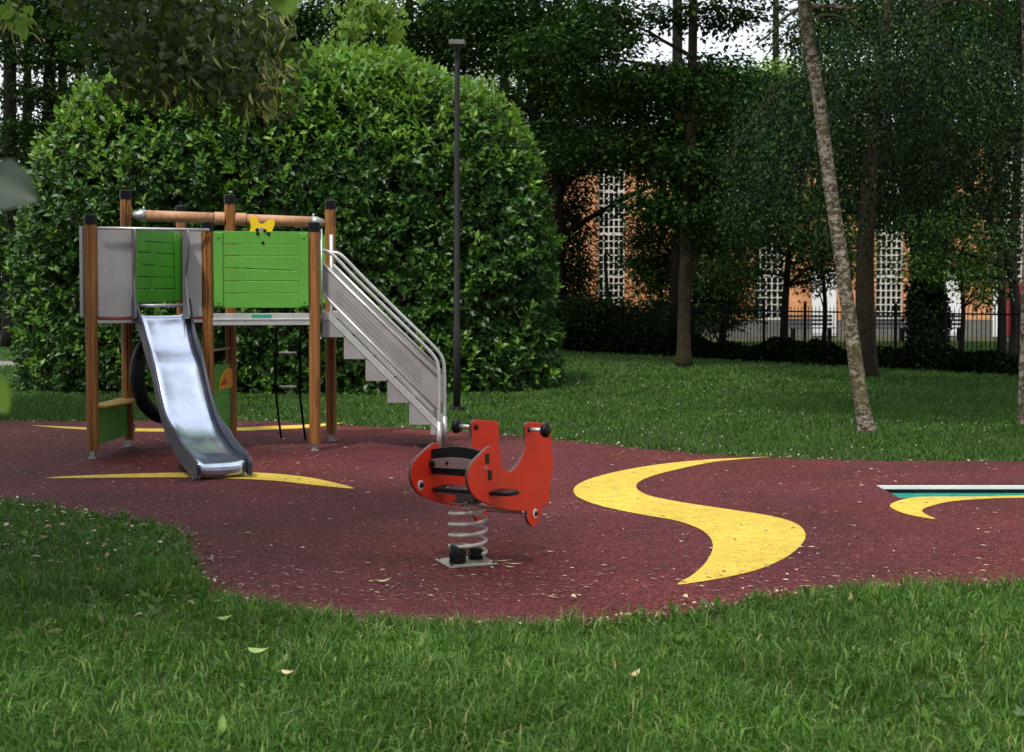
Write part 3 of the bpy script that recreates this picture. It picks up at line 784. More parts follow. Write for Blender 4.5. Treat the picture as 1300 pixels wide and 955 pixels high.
hh = (0.42 + 0.10 * np.sin(s * 1.7) + 0.07 * np.sin(s * 4.3)) * (1 - (2 * np.abs(w - .37) / .9) ** 3)
hh *= np.where(s < 4.5, 1.5, 1.0)
z = hh * (1 - rng.random(n) ** 2.2)
P = np.stack([FA.x + fdir.x * s + fn.x * w, FA.y + fdir.y * s + fn.y * w, z], 1)
V, Fc = leaves(P, rng.normal(size=(n, 3)) + np.array([0, -.5, .2]), 0.085 * (.7 + .6 * rng.random(n)), .8, .05, False, rng)
np_mesh('foliage', V, Fc, 4, M['ivy'], root)
mb = MB()
for k in range(30):
    q = FA + fdir * (-6 + FL * k / 29) + fn * 0.36
    mb.tube([(q.x, q.y, -.02), (q.x + .05, q.y, .2), (q.x - .05, q.y + .05, .36)], [.02, .015, .008], 5)
mb.build('stems', M['blackbark'], root)['kind'] = 'stuff'

# ------------------------------------------------------------------ building
BD = 52.0
def bx(px): return (px - 650) / F * BD
bld = empty('brick_building', (bx(1000), BD, 0), 'orange brick building with tall white lattice windows behind the trees', 'building')
wins = [(759, 793), (878, 908), (957, 996), (1111, 1146), (1263, 1298)]
doors = [(1030, 1063), (1184, 1223)]
X0, X1 = bx(690), bx(1480); HB = 7.5
mb = MB(); cuts = sorted(wins + doors); cur = X0
def wallbox(a, b_, z0, z1): mb.box(((a + b_) / 2, BD + .2, (z0 + z1) / 2), (b_ - a, .4, z1 - z0))
for (a, b_) in cuts:
    a_, c_ = bx(a), bx(b_); wallbox(cur, a_, 0.62, HB)
    cur = c_
    if (a, b_) in doors: wallbox(a_, c_, 2.5, HB)
    else: wallbox(a_, c_, 6.9, HB)
wallbox(cur, X1, .62, HB)
for (a, b_) in wins:                                           # toothed brick edges
    for x, sg in ((bx(a), -1), (bx(b_), 1)):
        for k in range(34):
            mb.box((x + sg * .06, BD - .045, .75 + k * .19), (.12, .09, .10))
for xx in (X0 + .2, X1 - .2): mb.box((xx, BD + 5.4, HB / 2), (.4, 10, HB))
mb.build('wall', M['brick'], bld)
mb = MB(); cur = X0 - .1
for (a, b_) in doors:
    mb.box(((cur + bx(a)) / 2, BD + .14, .3), (bx(a) - cur, .48, .62)); cur = bx(b_)
mb.box(((cur + X1) / 2, BD + .14, .3), (X1 - cur, .48, .62))
mb.build('plinth', M['plinth'], bld)
MB().box(((X0 + X1) / 2, BD + 5.2, HB + .12), (X1 - X0 + .6, 11, .24)).build('roof', M['plinth'], bld)
for (a, b_) in wins:
    a_, c_ = bx(a), bx(b_)
    mb = MB(); z0, z1 = .62, 6.9
    nc = max(3, round((c_ - a_) / .215)); nr = 24
    for i in range(nc + 1): mb.box((a_ + .03 + (c_ - a_ - .06) * i / nc, BD + .14, (z0 + z1) / 2), (.045, .16, z1 - z0 - .01))
    for j in range(nr + 1):
        z = z0 + .03 + (z1 - z0 - .06) * j / nr
        mb.box(((a_ + c_) / 2, BD + .135, z), (c_ - a_ - .012, .14, .045 if j % 6 else .10))
    w = mb.build('window', M['lattice'], bld)
    MB().box(((a_ + c_) / 2, BD + .3, (z0 + z1) / 2), (c_ - a_ - .01, .02, z1 - z0 - .01)).build('glass', M['glass'], w)
for (a, b_) in doors:
    a_, c_ = bx(a), bx(b_)
    mb = MB(); mb.box(((a_ + c_) / 2, BD + .12, 1.26), (c_ - a_ - .02, .06, 2.46))
    for i in range(3): mb.box((a_ + (c_ - a_) * (i + .5) / 3, BD + .08, 1.26), ((c_ - a_) / 3 - .05, .03, 2.3))
    mb.build('door', M['white'], bld)
mb = MB(); mb.box((bx(1263), BD - .12, 1.15), (.24, .14, 2.3)); mb.box((bx(1263), BD - .12, 2.36), (.4, .2, .12))
o = mb.build('white_pillar', M['white']); tag(o, 'short white square pillar before the facade right of the second white door', 'pillar')
mb = MB(); mb.box((bx(1285) , BD - .3, 1.0), (.7, .05, 1.9)); mb.box((bx(1285) + .25, BD - .34, 1.0), (.03, .03, .2))
o = mb.build('red_gate', M['darkred']); tag(o, 'dark red gate leaf beside the white pillar', 'gate')

def bench(px, d, lab):
    c = at(px, 440, d); r = empty('park_bench', (c.x, c.y, 0), lab, 'bench', 'benches in front of the facade')
    mb = MB()
    for k in range(4): mb.box((c.x, c.y - .18 + .12 * k, .44), (1.5, .09, .035))
    mb.build('seat', M['bench'], r)
    mb = MB()
    for k in range(3): mb.box((c.x, c.y + .26 + .02 * k, .56 + .13 * k), (1.5, .03, .09))
    mb.build('backrest', M['bench'], r)
    for sx in (-.6, .6):
        MB().box((c.x + sx, c.y, .21), (.06, .42, .42)).build('leg', M['iron'], r)
bench(1030, 47, 'grey slatted bench in front of the left white door')
bench(1122, 47, 'grey slatted bench under the middle lattice window')
bench(1195, 47, 'grey slatted bench in front of the right white door')

# ------------------------------------------------------------------ lamp post
L0 = G(580, 521); dL = L0.y
lamp = empty('lamp_post', tuple(L0), 'slim black lamp post with a flat square head in front of the hedge', 'street lamp')
zt = Zat(60, dL)
mb = MB(); mb.tube([(L0.x, L0.y, -.02), (L0.x, L0.y, 1.1), (L0.x, L0.y, 1.12), (L0.x + .01, L0.y, zt - .1), (L0.x + .01, L0.y, zt)], [.05, .048, .041, .034, .03], 16)
mb.build('pole', M['lamp'], lamp, smooth=True)
MB().tube([(L0.x, L0.y, -.01), (L0.x, L0.y, .05)], .11, 16).build('base', M['lamp'], lamp)
mb = MB(); mb.box((L0.x + .01, L0.y, zt + .045), (.215, .30, .06)); mb.tube([(L0.x + .01, L0.y, zt - .03), (L0.x + .01, L0.y, zt + .02)], .05, 12)
mb.build('lamp_head', M['lamphead'], lamp, bevel=.006)

# ------------------------------------------------------------------ climbing frame
P1, P3, P5 = G(118, 582), G(265, 575), G(400, 572)
P2, P6 = G(162.5, 567), G(420.5, 560)
P4 = (P2 + P6) / 2; P7 = at(231, 400, 15.9); P7.z = 0
TW = empty('climbing_frame', tuple((P1 + P6) / 2), 'wooden post climbing frame with green panels, steel slide and grey stairs', 'climbing frame')
RP = 0.057
def postmesh(p, top, groove):
    mb = MB(); n = 28; prof = []
    for k in range(n):
        a = 2 * PI * k / n; r = RP
        da = (a - groove + PI) % (2 * PI) - PI
        if abs(da) < 0.09: r = RP - .014
        prof.append((math.cos(a) * r, math.sin(a) * r))
    vs = []
    for z in (0.075, top - .1):
        vs += [(p.x + x, p.y + y, z) for x, y in prof]
    fs = [(k, (k + 1) % n, n + (k + 1) % n, n + k) for k in range(n)] + [tuple(reversed(range(n))), tuple(range(n, 2 * n))]
    mb.add(vs, fs)
    return mb
for p, top, gr in ((P1, Zat(272, P1.y), -1.62), (P3, Zat(281, P3.y), -1.4), (P5, Zat(282, P5.y), -1.9), (P2, Zat(241, P2.y), -1.2), (P4, Zat(247, P4.y), -1.5), (P6, Zat(254, P6.y), -1.3), (P7, Zat(261, P7.y), -1.4)):
    o = postmesh(p, top, gr).build('post', M['wood'], TW)
    MB().tube([(p.x, p.y, top - .1), (p.x, p.y, top - .012), (p.x, p.y, top)], [RP + .004, RP + .004, RP - .006], 24).build('cap', M['black'], o)
    MB().box((p.x, p.y, .045), (.05, .05, .09)).box((p.x, p.y, .004), (.075, .075, .012)).build('foot_bracket', M['galv'], o)

DZ = 1.335            # deck level
def hz(v, z): return Vector((v.x, v.y, z))
# deck
dk = [P1, P3, P5, P6, P4, P7, P2]
MB().prism([hz(p, DZ) for p in dk], (0, 0, .03)).build('deck', M['slide_side'], TW)
def along(a, b_, t, z=0, off=0):
    d = (b_ - a).normalized(); n = Vector((d.y, -d.x, 0)); q = a.lerp(b_, t) + n * off; return Vector((q.x, q.y, z))
def railbox(a, b_, z0, z1, th, off=0, inset=.06, mat='alu', name='deck_rail', bevel=.003, parent=TW, mb=None, mi=0):
    d = (b_ - a); L = d.length - 2 * inset; d.normalize(); n = Vector((d.y, -d.x, 0)); c = (a + b_) / 2 + n * off
    m2 = mb or MB(); m2.box((c.x, c.y, (z0 + z1) / 2), (L, th, z1 - z0), (d.x, d.y), mi)
    if mb is None: return m2.build(name, M[mat], parent, bevel=bevel)
# front rail, two ribs
z1, z0 = Zat(398, 14.2), Zat(413, 14.2)
zm = z0 + (z1 - z0) * .5
mb = MB(); railbox(P3, P5, zm + .003, z1, .04, .0, .045, mb=mb); railbox(P3, P5, z0, zm - .001, .05, .004, .045, mb=mb); railbox(P3, P5, zm - .006, zm + .004, .055, .012, .045, mb=mb)
fr = mb.build('deck_rail', M['alu'], TW, bevel=.002)
railbox(P3, P5, zm + .015, z1 - .012, .004, .024, .43, 'teal', 'maker_plate', .001, fr)
fr.children[0].data  # small teal plate on the rail
for o in fr.children:
    for v_ in o.data.vertices: pass
for a, b_ in ((P1, P3), (P4, P6), (P2, P7), (P1, P2), (P5, P6), (P7, P4)):
    railbox(a, b_, z0 + .03, z1 - .04, .04, 0, .05)
railbox(P1, P3, z1 - .055, z1 - .035, .05, .012, .05, 'darkred', 'red_trim')

def green_panel(a, b_, zb, zt, mats='green', gaps=(.17, .32, .47, .65, .81), skew=.05, off=.0, inset=.062, stile=.09, th=.02, hook=True):
    d = (b_ - a); L = d.length - 2 * inset; d.normalize(); n = Vector((d.y, -d.x, 0)); o0 = a + d * inset + n * off
    g = [0] + list(gaps) + [1]; H = zt - zb; mb = MB()
    def pt(s, f): return o0 + d * s + Vector((0, 0, zt - f * H))
    for i in range(len(g) - 1):
        f0, f1 = g[i] + (.006 if i else 0), g[i + 1] - (.006 if i < len(g) - 2 else 0)
        s0 = skew if i and abs(g[i] - .47) < .01 else 0; s1 = skew if abs(g[i + 1] - .47) < .01 else 0
        mb.prism([pt(0, f0), pt(L, f0 + s0), pt(L, f1 + s1), pt(0, f1)], n * th)
    p = mb.build('panel', M[mats], TW, bevel=.003)
    if stile:
        for s in (stile / 2, L - stile / 2):
            mb = MB(); c = o0 + d * s + n * (th / 2 + .009); mb.box((c.x, c.y, (zb + zt) / 2), (stile, .016, H - .03), (d.x, d.y))
            st = mb.build('batten', M[mats], p, bevel=.006)
            for z in (zb + .06, zt - .06):
                q = c + n * .008
                MB().tube([Vector((q.x, q.y, z)), Vector((q.x, q.y, z)) + n * .012], [.011, .007], 10).build('bolt', M[mats], p)
    return p, o0, d, n, L
zb, zt_ = Zat(391, 14.15), Zat(293.5, 14.15)
gp, o0, dd, nn, LL = green_panel(P3, P5, zb, zt_, off=.03)
green_panel(P2, P7, Zat(384, 15.2), Zat(291, 15.2), off=.0, stile=.13)
green_panel(P4, P6, zb + .02, zt_, off=-.03, inset=.0)
green_panel(P7, P4, Zat(384, 15.2), zt_, off=.0)
# yellow butterfly grip on the panel top
bz = [(430, 290), (445, 255), (475, 238), (520, 234), (555, 252), (590, 300), (620, 365), (660, 388), (710, 384), (760, 345), (810, 305), (855, 296), (905, 310), (940, 360), (938, 400), (905, 470), (885, 540), (875, 600), (440, 600), (420, 540), (455, 470), (440, 380)]
pn = Vector((dd.y, -dd.x, 0))
def on_plane(px, py, p0, n):
    r = ray(px, py); t = (Vector(p0) - EYE).dot(n) / r.dot(n); return EYE + r * t
pl = o0 + nn * -.02
MB().prism([on_plane(290 + x / 15.91, 260 + y / 15.91, pl, nn) for x, y in bz], nn * .015).build('butterfly_grip', M['yellow'], TW, bevel=.003)
pl2 = o0 + nn * .0
pts = [on_plane(290 + x / 15.91, 260 + y / 15.91, o0 - nn * .008, nn) for x, y in [(560, 500), (600, 470), (700, 470), (750, 500), (760, 560), (560, 560)]]
MB().prism(pts, nn * .012).build('grip_bracket', M['galv'], TW)
for x, y in ((590, 585), (812, 585), (700, 772), (580, 508), (738, 525)):
    q = on_plane(290 + x / 15.91, 260 + y / 15.91, o0 + nn * .008, nn); MB().tube([q, q + nn * .016], [.018, .012], 12).build('bolt', M['black'], TW)

# top beam in two lengths with metal cones and collars
for a, b_, ya, yb in ((P2, P4, 273, 278), (P4, P6, 278, 283)):
    A = hz(a, Zat(ya, a.y) ); B = hz(b_, Zat(yb, b_.y)); d = (B - A).normalized()
    s0 = .10; 
    bm = MB().tube([A + d * .17, B - d * .17], .058, 20).build('beam', M['beam'], TW); 
    for p in bm.data.polygons: p.use_smooth = len(p.vertices) == 4
    for q, sg in ((A, 1), (B, -1)):
        if q is (A if a is P4 else B if b_ is P4 else None):
            MB().tube([q + d * sg * .05, q + d * sg * .06, q + d * sg * .16, q + d * sg * .165], [.05, .068, .068, .06], 16).build('beam_collar', M['beam'], bm)
            continue
        mb = MB(); mb.tube([q + d * sg * .055, q + d * sg * .075, q + d * sg * .15, q + d * sg * .20, q + d * sg * .202], [.02, .035, .062, .063, .05], 16)
        mb.tube([q + d * sg * .18 + Vector((0, 0, .05)), q + d * sg * .18 + Vector((0, 0, .09))], .012, 8)
        mb.build('beam_collar', M['galv'], bm, smooth=True)

# slide entrance: grey boards, curved side fins and a bar
e = (P3 - P1); eL = e.length; ed = e.normalized(); en = Vector((ed.y, -ed.x, 0))       # en looks at the viewer
ez0, ez1 = Zat(402, 13.9), Zat(291.5, 13.9)
def tpx(px):          # parameter along P1-P3 seen at a pixel column
    q = on_plane(px, 340, P1, en); return (Vector((q.x, q.y, 0)) - P1).dot(ed)
def board(s0, s1, z0, z1, off=0., th=.02, mat='grey', name='entrance_board', wave=None, parent=TW):
    pts = []
    for k in range(13):
        z = z0 + (z1 - z0) * k / 12; w = .018 * math.sin(PI * 2 * k / 12 + .6) if wave else 0
        pts.append(P1 + ed * (s1 + (w if wave == 'r' else 0)) + en * off + Vector((0, 0, z)))
    for k in range(12, -1, -1):
        z = z0 + (z1 - z0) * k / 12; w = .018 * math.sin(PI * 2 * k / 12 + .6) if wave else 0
        pts.append(P1 + ed * (s0 + (w if wave == 'l' else 0)) + en * off + Vector((0, 0, z)))
    return MB().prism(pts, en * th).build(name, M[mat], parent, bevel=.003)
sL, sR = tpx(168), tpx(232)
board(.06, sL, ez0, ez1, .01)
board(sR, eL - .06, ez0, ez1, .01)
def fin(s, ln):
    pts = []; H = ez1 - ez0 + .02
    prof = [(0, 0), (ln, .0), (ln, .08), (ln * .78, .22), (ln * .55, .40), (ln * .5, .5), (ln * .72, .62), (ln * .9, .72), (ln, .85), (ln * .95, .95), (ln * .7, 1.0), (0, 1.0)]
    for u, f in catmull(prof, 3): pts.append(P1 + ed * s + en * (.02 + max(0, u)) + Vector((0, 0, ez0 - .02 + max(0, min(1, f)) * H)))
    return MB().prism(pts, ed * .018)
for s in (sL, sR): fin(s, .27 if s == sR else .16).build('entrance_fin', M['fin'], TW, bevel=.003)
zbar = Zat(291, 13.85)
MB().tube([P1 + ed * .05 + en * .09 + Vector((0, 0, zbar)), P3 - ed * .0 + en * .09 + Vector((0, 0, zbar))], .015, 12).build('entrance_bar', M['alu'], TW, smooth=True)
# outer board on the left side
sd = (P2 - P1).normalized(); so = Vector((-sd.y, sd.x, 0))
c0, c1 = P1 - sd * .04 + so * .085, P2 + so * .085
MB().prism([hz(c0, ez0 + .0), hz(c1, ez0), hz(c1, ez1 + .02), hz(c0, ez1 + .02)], so * .03).build('side_board', M['grey'], TW, bevel=.004)

# slide
S0 = Vector((-3.46, 13.96, 0)); SE = Vector((-2.50, 12.17, 0)); su = (SE - S0).normalized(); sv = Vector((-su.y, su.x, 0))
if sv.x < 0: sv = -sv
prof = [(-.05, 1.375), (.06, 1.372), (.14, 1.33), (.26, 1.20), (.40, 1.055), (.52, .965), (.60, .90), (.72, .755), (.89, .56), (1.06, .41), (1.25, .305), (1.42, .245), (1.62, .18), (1.80, .15), (1.97, .135), (2.02, .125), (2.05, .10), (2.05, .03)]
prof = catmull(prof, 4, False)
def wid(s): return .232 + .035 * max(0, 1 - s / .3) - .004 * s
mb = MB(); vs = []; nb = 7
for s, z in prof:
    for j in range(nb):
        f = -1 + 2 * j / (nb - 1); w = wid(s)
        vs.append(S0 + su * s + sv * (f * w) + Vector((0, 0, z + .035 * abs(f) ** 5)))
fs = [(i * nb + j, i * nb + j + 1, (i + 1) * nb + j + 1, (i + 1) * nb + j) for i in range(len(prof) - 1) for j in range(nb - 1)]
mb.add(vs, fs)
slide = mb.build('slide', M['steel'], TW, smooth=True)
sol = slide.modifiers.new('thick', 'SOLIDIFY'); sol.thickness = .004
slide['label'] = 'shiny steel slide with slate grey sides'
for sg in (-1, 1):
    up, dn = [], []
    for s, z in prof[:-6]:
        hgt = .115 + .05 * math.exp(-((s - .02) / .12) ** 2) + .02 * math.sin(s * 5)
        if s > 1.55: hgt = .115 - .05 * ((s - 1.55) / .45) ** 1.5
        q = S0 + su * s + sv * (sg * (wid(s) + .012))
        up.append(hz(q, z + hgt)); dn.append(hz(q, max(.02, z - .055 - .05 * max(0, (s - 1.1)))))
    s, z = prof[-6]
    q = S0 + su * (s + .055) + sv * (sg * (wid(s) + .012)); 
    up.append(hz(q, .155)); up.append(hz(q + su * .02, .10)); up.append(hz(q + su * .012, .02)); 
    mbs = MB(); n = len(dn)
    a = up[:n]; vv = []
    th = sv * .009
    pts = up + dn[::-1]
    # strip-wise quads keep the long concave side clean
    for i in range(n - 1):
        mbs.prism([up[i], up[i + 1], dn[i + 1], dn[i]], th * 2)
    mbs.prism([up[n - 1], up[n], up[n + 1], up[n + 2], dn[n - 1]], th * 2)
    mbs.build('slide_side', M['slide_side'], slide)
    # rolled lighter rim
    MB().tube([p + Vector((0, 0, .002)) for p in up[:n + 2]], .0115, 8).build('slide_rim', M['slide_side'], slide, smooth=True)
q0, q1 = S0 + su * .05 - sv * .25, S0 + su * .05 + sv * .27
MB().tube([hz(q0, Zat(388, 13.9)), hz(q1, Zat(388, 13.9))], .016, 10).build('crossbar', M['galv'], slide, smooth=True)
mb = MB()
for sg in (-1, 1):
    q = S0 + su * 1.93 + sv * sg * .2; mb.box((q.x, q.y, .04), (.04, .06, .08), (su.x, su.y))
mb.build('slide_foot', M['galv'], slide)

# counter and low panel between the left posts
lp, *_ = green_panel(P1, P2, .12, .47, 'greendark', gaps=(.33, .66), skew=0, off=.0, stile=0, inset=.05)
a, b_ = P1 + sd * .0, P2 + sd * .02
zc = .50
MB().prism([hz(a + so * .07, zc), hz(a - so * .14, zc), hz(a + sd * .5 - so * .22, zc), hz(b_ - so * .13, zc), hz(b_ + so * .07, zc)], (0, 0, .02)).build('counter', M['ochre'], TW, bevel=.003)
mb = MB()
for z in (.2, .56): 
    q = P2 - so * .06; mb.box((q.x, q.y, z), (.03, .03, .07))
mb.build('bracket', M['galv'], TW)
# low panel between front middle post and rear middle post with warning half disc
lp, o1, d1, n1_, L1 = green_panel(P3, P4, .06, Zat(464, 14.6), 'greendark', gaps=(.2, .38, .56, .74, .88), skew=0, off=.0, stile=0, inset=.05)
nf = n1_ if n1_.y < 0 or n1_.x < 0 else -n1_
pp = P3.lerp(P4, .5)
side = -1 if (Vector((0, 0, 0)) - pp).dot(n1_) < 0 else 1
pl = P3 + n1_ * side * .016
def sgn(pix, off, th, mat, name, par):
    pts = [on_plane(253.5 + x / 7.967, 441 + y / 7.958, pl + n1_ * side * off, n1_) for x, y in pix]
    return MB().prism(pts, n1_ * th).build(name, M[mat], par)
sg_ = sgn([(195, 425), (200, 375), (212, 320), (232, 265), (258, 225), (290, 205), (320, 220), (340, 270), (350, 330), (352, 398)], .004, .006, 'yellow', 'warning_sign', TW)
sgn([(205, 408), (212, 360), (226, 312), (245, 265), (266, 238), (290, 222), (316, 238), (335, 290), (342, 388)], .010, .006, 'orange', 'sign_print', sg_)
sgn([(208, 385), (228, 345), (240, 350), (244, 305), (254, 310), (258, 345), (270, 335), (278, 372)], .015, .005, 'redprint', 'sign_figure', sg_)
# rung between posts, rope ladder
zz = Zat(443, 14.7); MB().tube([hz(P3.lerp(P4, .05), zz), hz(P4, zz)], .013, 8).build('rung', M['alu'], TW, smooth=True)
dRp = 15.35
mb = MB()
for pts in ([(351, 414), (350, 450), (350, 491), (353, 525), (357, 556)], [(381, 414), (381, 450), (381, 500), (384, 530), (388, 559)]):
    mb.tube(catmull([tuple(at(x, y, dRp)) for x, y in pts], 4, False), .0125, 8)
lad = mb.build('rope_ladder', M['rope'], TW, smooth=True)
for y in (448.5, 491.5):
    MB().tube([at(350, y, dRp), at(381, y, dRp)], .014, 10).build('rung', M['alu'], lad, smooth=True)
    mb = MB()
    for x in (350, 381): q = at(x, y, dRp); mb.tube([q - Vector((.03, 0, 0)), q + Vector((.03, 0, 0))], .024, 10)
    mb.build('rung_clamp', M['rope'], lad)
# tyre ring under the deck
tc = at(213, 474, 14.9); ta = Vector((.47, .883, 0)); pts = []; Rt = .46
for k in range(40):
    a = 2 * PI * k / 40; pts.append(tc + ta * (Rt * math.cos(a)) + Vector((0, 0, Rt * math.sin(a))))
ty = MB().tube(pts, .075, 14, closed=True).build('tyre', M['rubberblack'], TW, smooth=True)
mb = MB(); mb.tube([tc + Vector((0, 0, -Rt)), Vector((tc.x, tc.y, 0))], .012, 8); mb.tube([tc + Vector((0, 0, Rt)), Vector((tc.x, tc.y, DZ))], .012, 8)
mb.build('tyre_chain', M['galv'], ty)

# stairs
sd0 = 14.50; FARX, FARY = .026, .64
def near(x, y): return at(x, y, sd0)
def far(p): return p + Vector((FARX, FARY, 0))
stairs = None
STR = [near(411, 397), near(419, 397), near(556, 536), near(556, 546), near(411, 408)]
mb = MB()
top0, top1, bot1, bot0 = near(412, 396), near(555, 534), near(555, 545), near(412, 406)
ty_ = Vector((0, .03, 0))
def stringer(sh): return MB().prism([sh(near(409, 396)), sh(near(417, 396)), sh(near(555, 534)), sh(near(555, 545)), sh(near(417, 406)), sh(near(409, 406))], ty_)
stairs = stringer(lambda p: p).build('stairs', M['alu'], TW, bevel=.002)
stringer(far).build('stringer', M['alu'], stairs, bevel=.002); stairs['label'] = 'steep light grey metal stairs with panelled sides and twin handrails'
for k in range(6):
    xl = 409 + 27.6 * k; yb = 428.3 + 27.75 * k; xr = xl + 27.6
    if k == 5: xr = 553; yb = 552
    mb = MB()
    a, b_ = near(xl, yb), near(xr, yb)
    mb.box(tuple((a + b_) / 2 + Vector((FARX / 2, FARY / 2, .012))), (b_.x - a.x + .02, FARY - .03, .024))
    yt = yb - 27.75
    c_ = near(xl, yt)
    mb.box(tuple((a + c_) / 2 + Vector((FARX / 2 , FARY / 2, 0))), (.015, FARY - .04, (c_.z - a.z)))
    for sh in (lambda p: p, far):
        mb.prism([sh(near(xl, yb)), sh(near(xr, yb)), sh(near(xr, yb - 5 if k < 5 else yb - 8)), sh(near(xl + (3 if k < 5 else 0), yb - 27)), sh(near(xl, yb - 27))], (0, .012, 0))
    mb.build('step', M['steelgrey'], stairs, bevel=.002)
for i, sh in enumerate((lambda p: p + Vector((0, -.012, 0)), far)):
    mb = MB(); mb.prism([sh(near(410, 337)), sh(near(555, 479)), sh(near(555, 520)), sh(near(410, 374))], (0, .012, 0))
    sp_ = mb.build('side_panel', M['steelgrey'], stairs)
    mb = MB()
    for A_, B_, r in (((410, 335), (555, 477.5), .017), ((410, 373), (555, 520), .016)):
        mb.tube([sh(near(*A_)), sh(near(*B_))], r, 10)
    mb.build('panel_rim', M['alu'], sp_, smooth=True)
    mb = MB()
    for k in range(5):
        y0 = 366 + k * 3.6; x0 = 428 - (k % 2)
        A_ = sh(near(x0, y0 + 1)) + Vector((0, -.008, 0)); B_ = sh(near(535, 470.5 + k * 4.2)) + Vector((0, -.008, 0)); mb.tube([A_, B_], .0045, 6)
    mb.build('panel_rib', M['steelgrey'], sp_)
    o = sh
    hr = catmull([tuple(o(near(x, y))) for x, y in [(408, 318.5), (414, 319), (420, 322), (428, 329), (452, 354), (500, 401), (535, 435), (549, 450), (555, 460), (557, 474), (557.5, 500), (557.5, 540), (557.5, 569.5)]], 4, False)
    hr = [Vector(p) for p in hr]
    MB().tube(hr, .0185, 12).build('handrail', M['alu'], stairs, smooth=True)
    q = o(near(557.5, 538)); MB().tube([Vector((q.x, q.y, .0)), Vector((q.x, q.y, q.z + .02))], .026, 12).build('newel', M['alu'], stairs, smooth=True)
# upright pipes where the stairs meet the frame
q = at(421, 390, P6.y - .09)
MB().tube([Vector((q.x, q.y, Zat(425, q.y))), Vector((q.x, q.y, Zat(298, q.y)))], .022, 12).build('upright_pipe', M['alu'], TW, smooth=True)
q = at(408.5, 390, P5.y + .02)
MB().tube([Vector((q.x, q.y, Zat(405, q.y))), Vector((q.x, q.y, Zat(291, q.y)))], .010, 10).build('upright_pipe', M['alu'], TW, smooth=True)
# pipe from frame to stairs (stub rails)
MB().tube([near(403, 318.5), near(409, 318.5)], .018, 10).build('rail_stub', M['alu'], TW)

# ------------------------------------------------------------------ spring rocker
RB = G(592, 715)
nr = Vector((.897, -.442, 0)); tr = Vector((.442, .897, 0)); HW = .185
rk = empty('spring_rocker', tuple(RB), 'red hen-shaped spring rocker standing in front of the stairs', 'spring rocker')
bsx = RB
MB().box((RB.x - .0, RB.y, .008), (.30, .27, .012), (.93, .36)).build('base_plate', M['baseplate'], rk, bevel=.003)
mb = MB()
for sx, sy in ((1, 1), (1, -1), (-1, 1), (-1, -1)):
    X_ = Vector((.93, .36, 0)).normalized(); Y_ = Vector((-X_.y, X_.x, 0)); q = RB + X_ * sx * .13 + Y_ * sy * .115
    mb.tube([hz(q, .012), hz(q, .022)], .008, 8)
mb.build('base_bolts', M['black'], rk)
sc_ = at(594, 690, RB.y)
SR = .107
for (px, py, dd_, hgt, rr) in ((581, 716, -.06, .115, .05), (604, 712, .07, .07, .046)):
    q = at(px, py, RB.y + dd_)
    mb = MB(); mb.tube([Vector((q.x, q.y, .014)), Vector((q.x, q.y, hgt * .6)), Vector((q.x, q.y, hgt)), Vector((q.x, q.y, hgt + .006))], [rr, rr * 1.0, rr * .93, rr * .75], 20)
    mb.build('spring_clamp', M['black'], rk, smooth=True)
pts = []
turns = 4.35; z0s, z1s = .065, .345
for k in range(int(turns * 36) + 1):
    a = 2 * PI * k / 36 - 0.6; t = k / (turns * 36)
    pts.append(Vector((sc_.x + SR * math.cos(a), sc_.y + SR * math.sin(a), z0s + (z1s - z0s) * t)))
MB().tube(pts, .0115, 10).build('spring', M['spring'], rk, smooth=True)
mb = MB(); q = at(596, 694, RB.y + .06); mb.tube([q - Vector((.03, 0, 0)), q + Vector((.03, 0, 0))], .012, 8); mb.build('spring_tail', M['galv'], rk)
MB().box((sc_.x, sc_.y, z1s + .018), (.16, .16, .012), (tr.x, tr.y)).build('top_plate', M['taupe'], rk, bevel=.003)
OUT = [(503, 232), (530, 260), (548, 308), (568, 350), (597, 368), (630, 352), (660, 310), (680, 258), (689, 200), (686, 130), (694, 113), (715, 108), (790, 113), (818, 122), (823, 170), (822, 230), (836, 315), (830, 380),
       (816, 450), (813, 525), (790, 545), (775, 558), (768, 600), (757, 640), (730, 657), (706, 640), (694, 605), (688, 577), (600, 571), (500, 543), (432, 510), (395, 465), (382, 400), (395, 340), (440, 285)]
ON = sc_ + nr * HW; ON.z = 0
outl = []
for x, y in OUT: outl.append(on_plane(500 + x / 4.154, 510 + y / 4.152, ON, nr))
dense = [Vector(p) for p in catmull([tuple(p) for p in outl], 4)]
plates = []
for off in (0, -2 * HW):
    o = MB().prism([p + nr * off for p in dense], nr * .019, 0, 1).build('side_board', [M['red_board'], M['board_edge']], rk, bevel=.003)
    o.modifiers['bevel'].angle_limit = math.radians(60)
    plates.append(o)
def pn_(x, y, off=0.0): return on_plane(500 + x / 4.154, 510 + y / 4.152, ON, nr) + nr * off
# handles
for off, sg in ((0, 1), (-2 * HW, -1)):
    q = pn_(705, 147) + nr * off
    MB().tube([q + nr * sg * .01, q + nr * sg * .11], .013, 12).build('handle', M['alu'], rk, smooth=True)
    MB().tube([q + nr * sg * .10, q + nr * sg * .115, q + nr * sg * .135, q + nr * sg * .145], [.035, .045, .045, .03], 20).build('handle_knob', M['black'], rk, smooth=True)
    MB().tube([q - nr * sg * .025, q - nr * sg * .0, q + nr * sg * .022], [.016, .02, .016], 12).build('handle_bolt', M['black'], rk)
